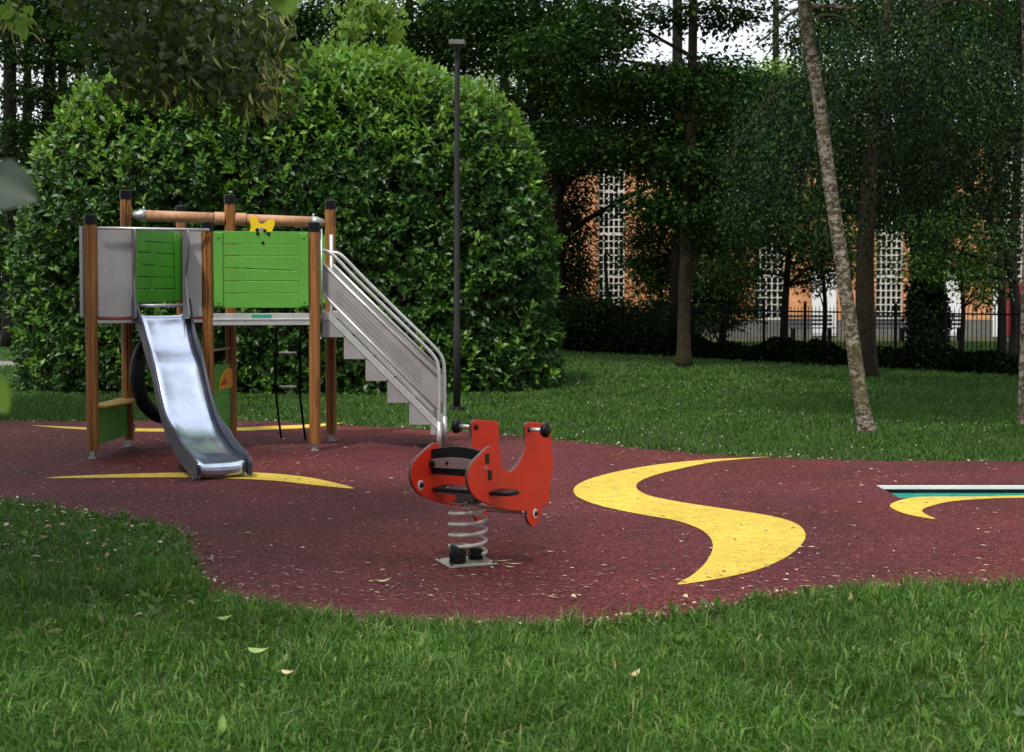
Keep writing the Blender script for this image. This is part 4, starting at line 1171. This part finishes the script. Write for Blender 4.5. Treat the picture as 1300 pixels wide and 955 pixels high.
# backrest
tb = pn_(490, 300)
def bk_(u, x, y):      # u 0..1 from far to near board
    base = pn_(490, 0); z = pn_(490, y).z
    return Vector((base.x, base.y, 0)) - nr * (2 * HW * (1 - u)) + Vector((0, 0, z))
arc = []
for k in range(9):
    u = k / 8; arc.append(bk_(u, 0, 268 - 24 * math.sin(PI * u)))
low = [bk_(1, 0, 400), bk_(0, 0, 400)]
MB().prism(arc + low, tr * .03).build('backrest', M['black'], rk, bevel=.004)
arc = []
for k in range(9):
    u = .04 + .9 * k / 8; arc.append(bk_(u, 0, 318 - 16 * math.sin(PI * k / 8)) - tr * .024)
arc += [bk_(.94, 0, 362) - tr * .024, bk_(.04, 0, 362) - tr * .024]
br = MB().prism(arc, tr * .015).build('backrest_plate', M['taupe'], rk, bevel=.003)
mb = MB()
for u, y in ((.07, 340), (.34, 332), (.76, 338)):
    q = bk_(u, 0, y) - tr * .032; r = .022 if u < .1 else .009; mb.tube([q, q - tr * .012], [r, r * .7], 12)
mb.build('backrest_bolts', M['black'], rk)
# slots and bolts on the near board
for x, y in ((484, 300), (498, 388)):
    MB().prism([pn_(x - 9, y - 26, .011), pn_(x + 9, y - 26, .011), pn_(x + 9, y + 26, .011), pn_(x - 9, y + 26, .011)], nr * .006).build('tenon', M['black'], rk)
q = pn_(472, 352, .010); MB().tube([q, q + nr * .01], .011, 10).build('bolt', M['galv'], rk)
for off, par in ((0, 1), (-2 * HW, -1)):
    q = pn_(738, 589) + nr * off
    for base in ([q] if par == 1 else [pn_(738, 589) + nr * off]):
        s = 1 if par == 1 else -1
        MB().tube([base + nr * s * .009, base + nr * s * .014], .036 if 0 else .03, 20).build('washer', M['white'], rk)
        MB().tube([base + nr * s * .013, base + nr * s * .026], [.017, .012], 14).build('bolt_cap', M['black'], rk)
# pivot bolt seen on the inner face of the far board
q = on_plane(500 + 133 / 4.154, 510 + 440 / 4.152, ON - nr * (2 * HW - .0), nr)
MB().tube([q + nr * .009, q + nr * .014], .03, 18).build('washer', M['white'], rk)
MB().tube([q + nr * .013, q + nr * .026], [.019, .013], 14).build('bolt_cap', M['black'], rk)
# foot rests (outside both boards)
for off, sg in ((0, 1), (-2 * HW, -1)):
    a = pn_(494, 468) + nr * off; b_ = pn_(560, 468) + nr * off
    a.z = b_.z = pn_(560, 466).z
    mb = MB(); w = .13
    mb.prism([a + nr * sg * .01, b_ + nr * sg * .01, b_ + nr * sg * w * .9 - tr * .0, b_ + nr * sg * w * 1.15 - tr * .05, a + nr * sg * w * 1.05 + tr * .02, a + nr * sg * w * .7], (0, 0, .022))
    mb.build('foot_rest', M['black'], rk, bevel=.004)
# seat, bracket
zs = Zat(619, 8.4)
sc2 = Vector((sc_.x, sc_.y, 0)) - tr * .04
MB().box((sc2.x, sc2.y, zs), (.17, 2 * HW - .03, .022), (tr.x, tr.y)).build('seat', M['black'], rk, bevel=.005)
mb = MB(); mb.box((sc2.x, sc2.y, zs - .02), (.13, .28, .014), (tr.x, tr.y)); 
mb.box((sc_.x, sc_.y, zs - .055), (.10, .12, .06), (tr.x, tr.y)); mb.build('seat_bracket', M['taupe'], rk, bevel=.003)
mb = MB()
for u in (-.08, .04): 
    q = sc2 - tr * .06 + nr * u; mb.tube([hz(q, zs + .01), hz(q, zs + .018)], .011, 10)
mb.build('seat_bolts', M['galv'], rk)
a = pn_(450, 555); b_ = pn_(692, 582)
MB().tube([Vector((sc_.x, sc_.y, a.z)) , a - nr * HW * .6, b_ - nr * .03], .012, 8).build('frame_bar', M['galv'], rk, smooth=True)
mb = MB()
q = pn_(738, 589); mb.tube([q, q - nr * 2 * HW], .012, 8); mb.build('cross_bar', M['galv'], rk, smooth=True)

# ------------------------------------------------------------------ lime tree over the top left, sapling at the camera
rng = np.random.default_rng(21)
LT = Vector((-8.2, 10.5, 0))
lime = empty('lime_tree', tuple(LT), 'lime tree reaching in from the left with low hanging leafy flowering branches', 'tree', 'trees around the lawn')
mb = MB()
tp = catmull([(LT.x, LT.y, -.05), (LT.x + .1, LT.y, 2), (LT.x + .3, LT.y, 4), (LT.x + .3, LT.y, 6.5)], 5, False)
mb.tube(tp, [.24 - .008 * i for i in range(len(tp))], 14)
limbs = []
def lb(pts, r0):
    P = catmull(pts, 6, False); mb.tube(P, [r0 * (1 - .9 * i / len(P)) for i in range(len(P))], 7); return P
TPt = (LT.x + .3, LT.y, 3.6)
A1 = lb([TPt, (-6, 10, 4.4), tuple(at(150, -60, 9.4)), tuple(at(240, -30, 9.2)), tuple(at(300, 40, 9.0)), tuple(at(335, 110, 8.9))], .07)
A2 = lb([tuple(at(150, -60, 9.4)), tuple(at(180, 10, 9.2)), tuple(at(200, 60, 9.1)), tuple(at(215, 105, 9.0))], .025)
A3 = lb([TPt, (-6, 11, 4.9), tuple(at(300, -90, 12)), tuple(at(400, -60, 13)), tuple(at(450, 0, 13.2)), tuple(at(485, 35, 13.3))], .06)
A4 = lb([tuple(at(90, -60, 8)), tuple(at(40, -10, 7.9)), tuple(at(20, 15, 7.8))], .02)
mb.build('trunk', M['barkmid'], lime, smooth=True)
def spray(C, R, n, size, flat=.6):
    d = rng.normal(size=(n, 3)) * .55
    P = np.array(C) + d * np.array(R); return P, size * (.7 + .6 * rng.random(n))
def leaf8(C, D, size, width, rng, nrm):
    n = len(C); D = unit(D); R = nrm + rng.normal(size=(n, 3)) * .5
    S = unit(np.cross(D, R)); U = np.cross(S, D); L = size.reshape(-1, 1); W = L * width * .5
    pr_ = [(0, 0, 0), (-.05, .55, .08), (.15, .95, .16), (.45, .9, .14), (.75, .45, .04), (1.05, 0, -.16), (.75, -.45, .04), (.45, -.9, .14), (.15, -.95, .16), (-.05, -.55, .08), (.42, 0, 0)]
    V = np.stack([C + D * L * a + S * W * b_ + U * L * c_ for a, b_, c_ in pr_], 1).reshape(-1, 3)
    o = (np.arange(n) * 11)[:, None]
    Fc = np.concatenate([o + np.array([10, k, (k + 1) % 10]) for k in range(10)], 0)
    return V, Fc
def heartleaves(P, S, D=None):
    return leaf8(P, (rng.normal(size=P.shape) * .55 + np.array([0, -.1, -.9])), S * .82, .9, rng, np.tile([0, -.6, 1.0], (len(P), 1)))
    return leaves(P, (rng.normal(size=P.shape) * .6 + np.array([0, -.1, -.9])) if D is None else D, S, .85, .06, True, rng, np.tile([0, -.5, 1.0], (len(P), 1)))
Ps, Ss = [], []
for (x, y, d, rx, rz, n) in ((160, 20, 9.3, .32, .2, 130), (215, 40, 9.2, .35, .22, 190), (270, 40, 9.1, .35, .24, 220), (190, 85, 9.1, .25, .13, 110), (250, 90, 9.1, .3, .16, 170), (310, 80, 9.0, .25, .2, 170), (330, 120, 8.9, .17, .09, 70), (170, 110, 9.0, .2, .06, 45), (280, 120, 9.0, .2, .07, 60), (340, 45, 9.0, .17, .16, 90), (130, -10, 9.3, .4, .2, 100), (230, -20, 9.2, .5, .2, 160)):
    a, s = spray(at(x, y, d), (rx * 1.08, .5, rz * 1.15), int(n * 1.7), .066); Ps.append(a); Ss.append(s)
V, Fc = heartleaves(np.concatenate(Ps), np.concatenate(Ss))
np_mesh('foliage', V, Fc, 5, M['lime'], lime, True)
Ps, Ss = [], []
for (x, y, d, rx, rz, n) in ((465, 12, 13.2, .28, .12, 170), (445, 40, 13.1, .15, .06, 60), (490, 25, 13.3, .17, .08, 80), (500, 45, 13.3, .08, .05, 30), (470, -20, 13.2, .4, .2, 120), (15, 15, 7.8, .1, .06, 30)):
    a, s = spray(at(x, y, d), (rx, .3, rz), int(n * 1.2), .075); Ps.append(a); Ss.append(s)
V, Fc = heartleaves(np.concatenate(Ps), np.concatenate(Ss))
np_mesh('lit_tint_foliage', V, Fc, 5, M['brightleaf'], lime, True)  # lit leaves: the light is put into a brighter leaf colour
Pb = []
for (x, y, n, rx, rz) in ((345, 95, 60, 22, 22), (290, 60, 30, 45, 35), (335, 130, 30, 18, 12), (350, 20, 24, 20, 15), (20, 20, 24, 20, 16), (240, 110, 14, 50, 15)):
    for _ in range(n): Pb.append(tuple(at(x + rng.normal() * rx * .6, y + rng.normal() * rz * .6, 8.62 + rng.normal() * .12)))
Pb = np.array(Pb)
V, Fc = leaves(Pb, rng.normal(size=Pb.shape) * .4 + np.array([.2, -.1, -.8]), .10 * (.7 + .6 * rng.random(len(Pb))), .17, .03, True, rng)
np_mesh('bracts', V, Fc, 5, M['bract'], lime)['kind'] = 'stuff'

LOBL = [(-8, 9, 8.2, 3.4, 3.2, 2), (-5, 5, 7.4, 3, 2.8, 1.6), (-9.5, 14, 9, 3, 3, 2), (-8, 2, 8.5, 3, 3, 2)]  # crown lobes out of view, added to cut the light from above
V, Fc = crown_cloud(LOBL, 700, 24, .26, rng, .5, .6, .4, .8, .3)
np_mesh('crown', V, Fc, 4, M['darkleaf'], lime)
rb_ = np.random.default_rng(77)
def canopy_mesh(k):
    L = [(rb_.uniform(-2.4, 2.4), rb_.uniform(-2.4, 2.4), z, 2.6, 2.6, 1.7) for z in (3.2, 4.6, 6.2, 7.6, 9.4, 11)]
    return crown_cloud(L, 420, 24, .30, rb_, .5, .65, .3, .8, .3)
proto = empty('added_shade_tree', (0, 0, 0), 'unseen leafy tree added behind the viewer to shade the playground', 'tree', 'unseen trees added for shade')  # ring of unseen trees added to block sky and sun
MB().tube([(0, 0, -.1), (.1, 0, 3), (0, .1, 7), (.1, 0, 11)], [.28, .22, .15, .06], 12).build('trunk', M['bark'], proto, smooth=True)
V, Fc = canopy_mesh(0); np_mesh('crown', V, Fc, 4, M['darkleaf'], proto)
for i, (x, y, a) in enumerate([(-12, -2, 0), (-6.5, -8, 1), (0, -10, 2), (7, -7, 3), (12, -1, 4), (16, 8, 5), (-16, 7, 6), (-17, 15, 1.5), (16, 17, 2.5)]):
    if i == 0: r_ = proto
    else:
        r_ = proto.copy(); COL.objects.link(r_)
        for ch in list(proto.children):
            c_ = ch.copy(); COL.objects.link(c_); c_.parent = r_
    r_.location = (x, y, 0); r_.rotation_euler = (0, 0, a)
for px_, nm_, LL_ in ((0, 'leaning_tree', [(4.5, 15.5, 9, 3, 3, 2), (7, 11, 8.6, 3, 3, 2), (5.5, 19, 9.6, 2.8, 2.8, 1.8)]), (0, 'edge_tree', [(9.5, 15, 8.6, 3, 3, 2.4), (11.5, 9, 8, 3, 3, 2.4), (10, 20, 9.5, 3, 3, 2)])):  # unseen upper crowns added to shade the ground
    r_ = bpy.data.objects[nm_]
    V, Fc = crown_cloud(LL_, 260, 24, .26, rb_, .5, .6, .4, .8, .3)
    np_mesh('crown', V, Fc, 4, M['darkleaf'], r_)

# sapling beside the camera: out-of-focus leaves at the left and top edges
sp0 = Vector((-.80, 1.55, 0))
sap = empty('sapling', tuple(sp0), 'sapling beside the viewer with big blurred leaves entering at the left edge and top', 'sapling')
mb = MB(); mb.tube(catmull([(sp0.x, sp0.y, -.02), (-.78, 1.55, .8), (-.72, 1.55, 1.6), (-.66, 1.52, 2.03), (-.45, 1.5, 2.12), (-.22, 1.5, 2.08)], 5, False), [.016 - .0005 * i for i in range(26)], 8)
mb.tube([(-.76, 1.55, 1.1), (-.68, 1.6, 1.40), (-.645, 1.62, 1.46)], [.005, .004, .002], 6); mb.tube([(-.72, 1.55, 1.65), (-.66, 1.6, 1.80), (-.62, 1.6, 1.80)], [.005, .004, .002], 6)
mb.build('stem', M['barkmid'], sap, smooth=True)
def bigleaf(c, d, n_, L, W, mat):
    d = Vector(d).normalized(); n_ = Vector(n_).normalized(); s = d.cross(n_).normalized(); n_ = s.cross(d)
    c = Vector(c); vs = []; rows = 9
    for i in range(rows):
        t = i / (rows - 1); w = W * .5 * (math.sin(PI * (t ** .72)) ** .75 if 0 < t < 1 else .01)
        w *= 1 + .09 * (i % 2)
        for f in (-1, -.5, 0, .5, 1): vs.append(c + d * (t * L) + s * (f * w) + n_ * (-.10 * L * t * t + .12 * W * abs(f)))
    fs = [(i * 5 + j, i * 5 + j + 1, (i + 1) * 5 + j + 1, (i + 1) * 5 + j) for i in range(rows - 1) for j in range(4)]
    o = MB().add(vs, fs).build('leaf', mat, sap, smooth=True); return o
M['greyleaf'] = leaf_mat('shaded_leaf', [(0, (0.028, 0.06, 0.042)), (1, (0.04, 0.075, 0.05))], .5, .15, (.1, .2, .08))  # duller grey-green copy, with the shade put into the leaf colour
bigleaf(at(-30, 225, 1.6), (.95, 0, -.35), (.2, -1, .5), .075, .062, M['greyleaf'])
bigleaf(at(-22, 478, 1.6), (.6, 0, -.9), (.1, -1, .3), .05, .036, M['brightleaf'])
bigleaf(at(300, -40, 1.5), (.9, 0, -.5), (0, -1, .6), .06, .05, M['midleaf'])
bigleaf(at(360, -30, 1.5), (.1, 0, -1), (0, -1, .3), .042, .045, M['brightleaf'])
bigleaf(at(250, -48, 1.5), (.9, 0, -.5), (0, -1, .5), .05, .045, M['midleaf'])

# ------------------------------------------------------------------ grass
rng = np.random.default_rng(33)
def blades(X, Y, Hh, W, lean, rng):
    n = len(X); th = rng.random(n) * 2 * PI; ph = rng.random(n) * 2 * PI
    side = np.stack([np.cos(th), np.sin(th), np.zeros(n)], 1) * (W / 2)[:, None]
    ld = np.stack([np.cos(ph), np.sin(ph), np.zeros(n)], 1) * (lean * Hh)[:, None]
    B = np.stack([X, Y, np.full(n, -.012)], 1); up = np.array([0, 0, 1.0])
    v0, v1 = B - side, B + side
    m = B + ld * .3 + up * (Hh * .62)[:, None]
    v2, v3 = m - side * .75, m + side * .75
    tip = B + ld * 1.0 + up * (Hh * (1 - .35 * lean))[:, None]
    t2 = tip + side * .1
    V = np.stack([v0, v1, v3, v2, t2, tip], 1).reshape(-1, 3)
    o = (np.arange(n) * 6)[:, None]
    Fc = np.concatenate([o + np.array([0, 1, 2, 3]), o + np.array([3, 2, 4, 5])], 0)
    return V, Fc
# distance to the rubber edge matters: keep blades outside, let them lean over it
def region(n, y0, y1, side, x0=None, x1=None):
    Y = y0 + (y1 - y0) * rng.random(n); half = .385 * Y + 1.2
    X = (rng.random(n) * 2 - 1) * half
    if x0 is not None: k = (X > x0) & (X < x1); X, Y = X[k], Y[k]
    k = ~inside(RUBS, X, Y)
    return X[k], Y[k]
def patch(X, Y, s=1.0): return .5 + .5 * (np.sin(X * 2.1 * s + 1.3 * Y) * .5 + np.sin(Y * 3.7 * s - X * 1.7) * .3 + np.sin(X * 7.3 * s + Y * 5.1) * .2)
VV, FF = [], []; tot = 0
def addg(X, Y, Hh, W, lean):
    global tot
    V, Fc = blades(X, Y, Hh, W, lean, rng); VV.append(V); FF.append(Fc + tot); tot += len(V)
    return
X, Y = region(200000, 4.2, 8.3, 0)
pp_ = patch(X, Y); k = rng.random(len(X)) < .3 + 1.3 * pp_; X, Y, pp_ = X[k], Y[k], pp_[k]; Hh = (.045 + .07 * rng.random(len(X))) * (.6 + .65 * pp_)
addg(X, Y, Hh, .0038 + .0042 * rng.random(len(X)), .2 + .9 * rng.random(len(X)) ** 1.3)
X, Y = region(115000, 8.3, 11.8, 0); k = Y < 11.8
pp_ = patch(X, Y); addg(X, Y, (.035 + .045 * rng.random(len(X))) * (.6 + .6 * pp_), .006 + .004 * rng.random(len(X)), .3 + .9 * rng.random(len(X)))
E_ = np.array(RUBS); E_ = E_[(E_[:, 1] < 11.6)]
i_ = rng.integers(0, len(E_), 170); cc_ = np.repeat(E_[i_], 34, 0) + rng.normal(size=(170 * 34, 2)) * .035
k = ~inside(RUBS, cc_[:, 0], cc_[:, 1] + .05); cc_ = cc_[k]
addg(cc_[:, 0], cc_[:, 1], .06 + .10 * rng.random(len(cc_)), .004 + .004 * rng.random(len(cc_)), .4 + .9 * rng.random(len(cc_)))
tc__ = rng.random((260, 2)); ty2 = 4.3 + 4.5 * tc__[:, 0]; tx2 = (tc__[:, 1] * 2 - 1) * (.385 * ty2 + .8)
cx_ = np.repeat(tx2, 30) + rng.normal(size=260 * 30) * .05; cy_ = np.repeat(ty2, 30) + rng.normal(size=260 * 30) * .05
k = ~inside(RUBS, cx_, cy_); cx_, cy_ = cx_[k], cy_[k]
addg(cx_, cy_, .09 + .09 * rng.random(len(cx_)), .005 + .004 * rng.random(len(cx_)), .3 + 1.0 * rng.random(len(cx_)))
# coarse broad blades
X, Y = region(5000, 4.2, 9.5, 0); addg(X, Y, .07 + .06 * rng.random(len(X)), .009 + .006 * rng.random(len(X)), .5 + .9 * rng.random(len(X)))
V = np.concatenate(VV); Fc = np.concatenate(FF)
g1 = np_mesh('grass', V, Fc, 6, M['grass']); tag(g1, 'long green grass in front of the rubber surface', 'grass', None, 'stuff')
VV, FF = [], []; tot = 0
def backside(X, Y):     # keep only the lawn behind the rubber
    return Y > 12.0
for (n, y0, y1, h, w) in ((70000, 12.2, 16.5, .075, .011), (70000, 16.5, 22, .08, .015), (60000, 22, 30, .085, .022), (50000, 30, 46, .09, .034)):
    X, Y = region(n, y0, y1, 0); k = ((X - HC[0]) / 4.6) ** 2 + ((Y - HC[1]) / 2.2) ** 2 > .8
    k &= ~((Y > 31.1) & (Y < 33.6) & (X < -6.5))
    X, Y = X[k], Y[k]; pp_ = patch(X, Y, .8)
    addg(X, Y, h * (.5 + .5 * rng.random(len(X))) * (.7 + .5 * pp_), w * (.6 + .6 * rng.random(len(X))), .2 + .7 * rng.random(len(X)))
g2 = np_mesh('lawn_grass', np.concatenate(VV), np.concatenate(FF), 6, M['grassfar']); tag(g2, 'mown dark green lawn behind the rubber surface', 'grass', None, 'stuff')
# clover flowers
X, Y = region(1500, 12.5, 26, 0); k = rng.random(len(X)) < patch(X, Y, .5) ** 2
X, Y = X[k], Y[k]; z = .06 + .03 * rng.random(len(X)); s = .006 + .006 * rng.random(len(X)); n = len(X)
C = np.stack([X, Y, z], 1); oc = np.array([[1, 0, 0], [-1, 0, 0], [0, 1, 0], [0, -1, 0], [0, 0, 1], [0, 0, -1]], float)
V = (C[:, None, :] + oc[None] * s[:, None, None]).reshape(-1, 3); o = (np.arange(n) * 6)[:, None]
Fc = np.concatenate([o + np.array(f) for f in ((0, 2, 4), (2, 1, 4), (1, 3, 4), (3, 0, 4), (2, 0, 5), (1, 2, 5), (3, 1, 5), (0, 3, 5))], 0)
tag(np_mesh('clover_flowers', V, Fc, 6, M['petal']), 'tiny white clover flowers scattered over the back lawn', 'flowers', None, 'stuff')
# broad-leaf weed rosettes near the front edge are part of the grass mass
n = 1700; X, Y = region(n, 4.5, 10.5, 0); n = len(X)
Xr = np.repeat(X, 5) ; Yr = np.repeat(Y, 5)
P = np.stack([Xr, Yr, np.full(n * 5, .02)], 1) + rng.normal(size=(n * 5, 3)) * .008
V, Fc = leaves(P, rng.normal(size=P.shape) + np.array([0, 0, .5]), .06 * (.5 + .9 * rng.random(len(P))), .42, .05, True, rng)
tag(np_mesh('weeds', V, Fc, 5, M['grass']), 'broad-leaved weeds among the front grass', 'weeds', None, 'stuff')

# litter on rubber
def litter_pts(n, weight):
    Y = 7.3 + 10.2 * rng.random(n); X = (rng.random(n) * 2 - 1) * (.385 * Y + .6)
    k = inside(RUBS, X, Y) & ~inside(HOLE, X, Y); X, Y = X[k], Y[k]
    k = rng.random(len(X)) < weight(X, Y); return X[k], Y[k]
X, Y = litter_pts(9000, lambda X, Y: np.clip(.10 + .9 * patch(X, Y, .7) ** 3 + .4 * (Y < 8.3), 0, 1)); n = len(X)
C = np.stack([X, Y, np.full(n, .006)], 1); a = rng.random(n) * 2 * PI
D = np.stack([np.cos(a), np.sin(a), .12 * rng.random(n)], 1)
L = .010 + .045 * rng.random(n) ** 2.2
V, Fc = leaves(C, D, L, .12 + .30 * 1, .03, False, rng, np.tile([0, 0, 4.0], (n, 1)))
V[:, 2] = np.maximum(V[:, 2], .0055)
tag(np_mesh('leaf_litter', V, Fc, 4, M['litter']), 'dry leaf scraps and seeds strewn over the rubber', 'litter', None, 'stuff')
X, Y = litter_pts(9000, lambda X, Y: np.clip(.15 + 1.1 * (Y < 8.2) + .4 * (X < -1.5), 0, 1)); n = len(X)
mbv = []; 
C = np.stack([X, Y, np.full(n, .008)], 1); a = rng.normal(size=n) * .5
V, Fc = leaves(C, np.stack([np.cos(a), np.sin(a), .05 * rng.random(n)], 1), .022 + .05 * rng.random(n) ** 2, .10, .02, False, rng, np.tile([0, 0, 4.0], (n, 1)))
V[:, 2] = np.maximum(V[:, 2], .0055)
tag(np_mesh('dry_stalks', V, Fc, 4, M['litter']), 'thin dry stalks lying on the rubber', 'litter', None, 'stuff')
# edge litter: pale scraps along the rubber's rim
E = np.array(RUBS); idx = rng.integers(0, len(E), 1500); q = E[idx] + (np.roll(E, -1, 0)[idx] - E[idx]) * rng.random((1500, 1)) + rng.normal(size=(1500, 2)) * .07
C = np.stack([q[:, 0], q[:, 1], np.full(1500, .02)], 1)
V, Fc = leaves(C, rng.normal(size=(1500, 3)) * np.array([1, 1, .25]), .015 + .03 * rng.random(1500), .5, .05, False, rng, np.tile([0, 0, 1.5], (1500, 1)))
V[:, 2] = np.maximum(V[:, 2], .0055)
tag(np_mesh('edge_litter', V, Fc, 4, M['litter']), 'pale dead leaf scraps along the rim of the rubber', 'litter', None, 'stuff')

gx, gy = region(9000, 6.6, 11.6, 0); k = (gx < -.2) & (rng.random(len(gx)) < np.where((gx < -1.2) & (gy > 8.0), .5, .12)); gx, gy = gx[k], gy[k]
C = np.stack([gx, gy, .03 + .03 * rng.random(len(gx))], 1)
V, Fc = leaves(C, rng.normal(size=C.shape) * np.array([1, 1, .25]), .018 + .05 * rng.random(len(gx)) ** 2, .45, .05, False, rng, np.tile([0, 0, 1.5], (len(gx), 1)))
tag(np_mesh('verge_litter', V, Fc, 4, M['litter']), 'dry scraps caught in the grass of the left verge', 'litter', None, 'stuff')

# single fallen leaves
def fallen(px, py, z, L, W, rot, mat, lab, curl=.3):
    c = G(px, py, z); d = Vector((math.cos(rot), math.sin(rot), .12)); s = Vector((-math.sin(rot), math.cos(rot), .25)).normalized(); vs = []
    for i in range(8):
        t = i / 7; w = W * .5 * (math.sin(PI * t ** .8) ** .8 if 0 < t < 1 else .02)
        for f in (-1, 0, 1): vs.append(c + d * ((t - .5) * L) + s * f * w + Vector((0, 0, curl * L * (t - .5) ** 2 * 2 + .15 * W * abs(f))))
    fs = [(i * 3 + j, i * 3 + j + 1, (i + 1) * 3 + j + 1, (i + 1) * 3 + j) for i in range(7) for j in (0, 1)]
    mb = MB().add(vs, fs); e_ = c - d * .5 * L; mb.tube([e_ + Vector((0, 0, curl * L * .5)), e_ - d * .3 * L + Vector((0, 0, .01))], .0012, 5)
    tag(mb.build('fallen_leaf', M[mat], smooth=True), lab, 'leaf', 'single fallen leaves')
fallen(806, 857, .07, .075, .028, .9, 'dryleaf', 'curled tan leaf in the grass at the bottom right of centre')
fallen(329, 828, .075, .11, .04, -.3, 'paleleaf', 'long pale green leaf in the grass at bottom left')
fallen(366, 855, .075, .07, .028, -.5, 'dryleaf', 'whitish leaf in the grass right of the long green leaf')
fallen(728, 758, .02, .05, .028, 1.4, 'dryleaf', 'small yellow leaf standing on the rubber below the rocker')
fallen(870, 758, .03, .05, .028, 1.2, 'dryleaf', 'small yellow leaf at the tip of the yellow S')
fallen(487, 738, .012, .09, .02, .1, 'dryleaf', 'flat straw-coloured leaf left of the rocker base')
fallen(285, 786, .05, .07, .032, .2, 'paleleaf', 'pale green leaf at the grass edge on the left')
for i, (px, py) in enumerate(((640, 712), (655, 716), (648, 720))):
    fallen(px, py, .008, .10, .012, -.3 - .3 * i, 'dryleaf', ['upper straw wisp beside the rocker base plate', 'middle straw wisp beside the rocker base plate', 'lowest straw wisp beside the rocker base plate'][i], .1)

# ------------------------------------------------------------------ light, sky, camera
ELEV, AZ = math.radians(58), math.radians(205)        # azimuth measured clockwise from +Y: sun behind the camera, a little left
w = bpy.data.worlds.new('World'); scn.world = w; w.use_nodes = True
nt = w.node_tree; bg = nt.nodes['Background']
sky = nt.nodes.new('ShaderNodeTexSky'); sky.sky_type = 'NISHITA'; sky.sun_disc = False
sky.sun_elevation = ELEV; sky.sun_rotation = AZ; sky.air_density = 1.0; sky.dust_density = 4.0; sky.ozone_density = 1.0
tc_ = nt.nodes.new('ShaderNodeTexCoord'); nz = noise(nt, tc_.outputs['Generated'], 2.2, 6, 0.6)
cl = ramp(nt, nz, [(0.3, (7.0, 7.4, 8.2)), (0.7, (11.0, 11.0, 10.8))])
nt.links.new(mix(nt, 0.8, sky.outputs[0], cl), bg.inputs[0]); bg.inputs[1].default_value = 0.12
sl = bpy.data.lights.new('sun', 'SUN'); sl.energy = 2.8; sl.angle = math.radians(6); sl.color = (1.0, .93, .82)
so_ = bpy.data.objects.new('sun', sl); COL.objects.link(so_)
sdv = Vector((math.sin(AZ) * math.cos(ELEV), math.cos(AZ) * math.cos(ELEV), math.sin(ELEV)))
so_.rotation_euler = sdv.to_track_quat('Z', 'Y').to_euler()

cam = bpy.data.cameras.new('camera'); co_ = bpy.data.objects.new('camera', cam); COL.objects.link(co_)
co_.location = EYE; co_.rotation_euler = (PI / 2 - PITCH, 0, 0)
cam.sensor_fit = 'HORIZONTAL'; cam.sensor_width = 36; cam.lens = 36 * F / 1300
cam.shift_y = -44.5 / 1300; cam.clip_end = 3000; cam.clip_start = .05
cam.dof.use_dof = True; cam.dof.focus_distance = 10.5; cam.dof.aperture_fstop = 5.6
scn.camera = co_
vs_ = scn.view_settings; vs_.view_transform = 'Standard'; vs_.look = 'None'; vs_.exposure = 0.42; vs_.gamma = 1
c = scn.cycles
c.max_bounces = 5; c.diffuse_bounces = 3; c.glossy_bounces = 3; c.transmission_bounces = 3; c.transparent_max_bounces = 4
c.use_denoising = True
c.use_adaptive_sampling = True; c.adaptive_threshold = 0.02
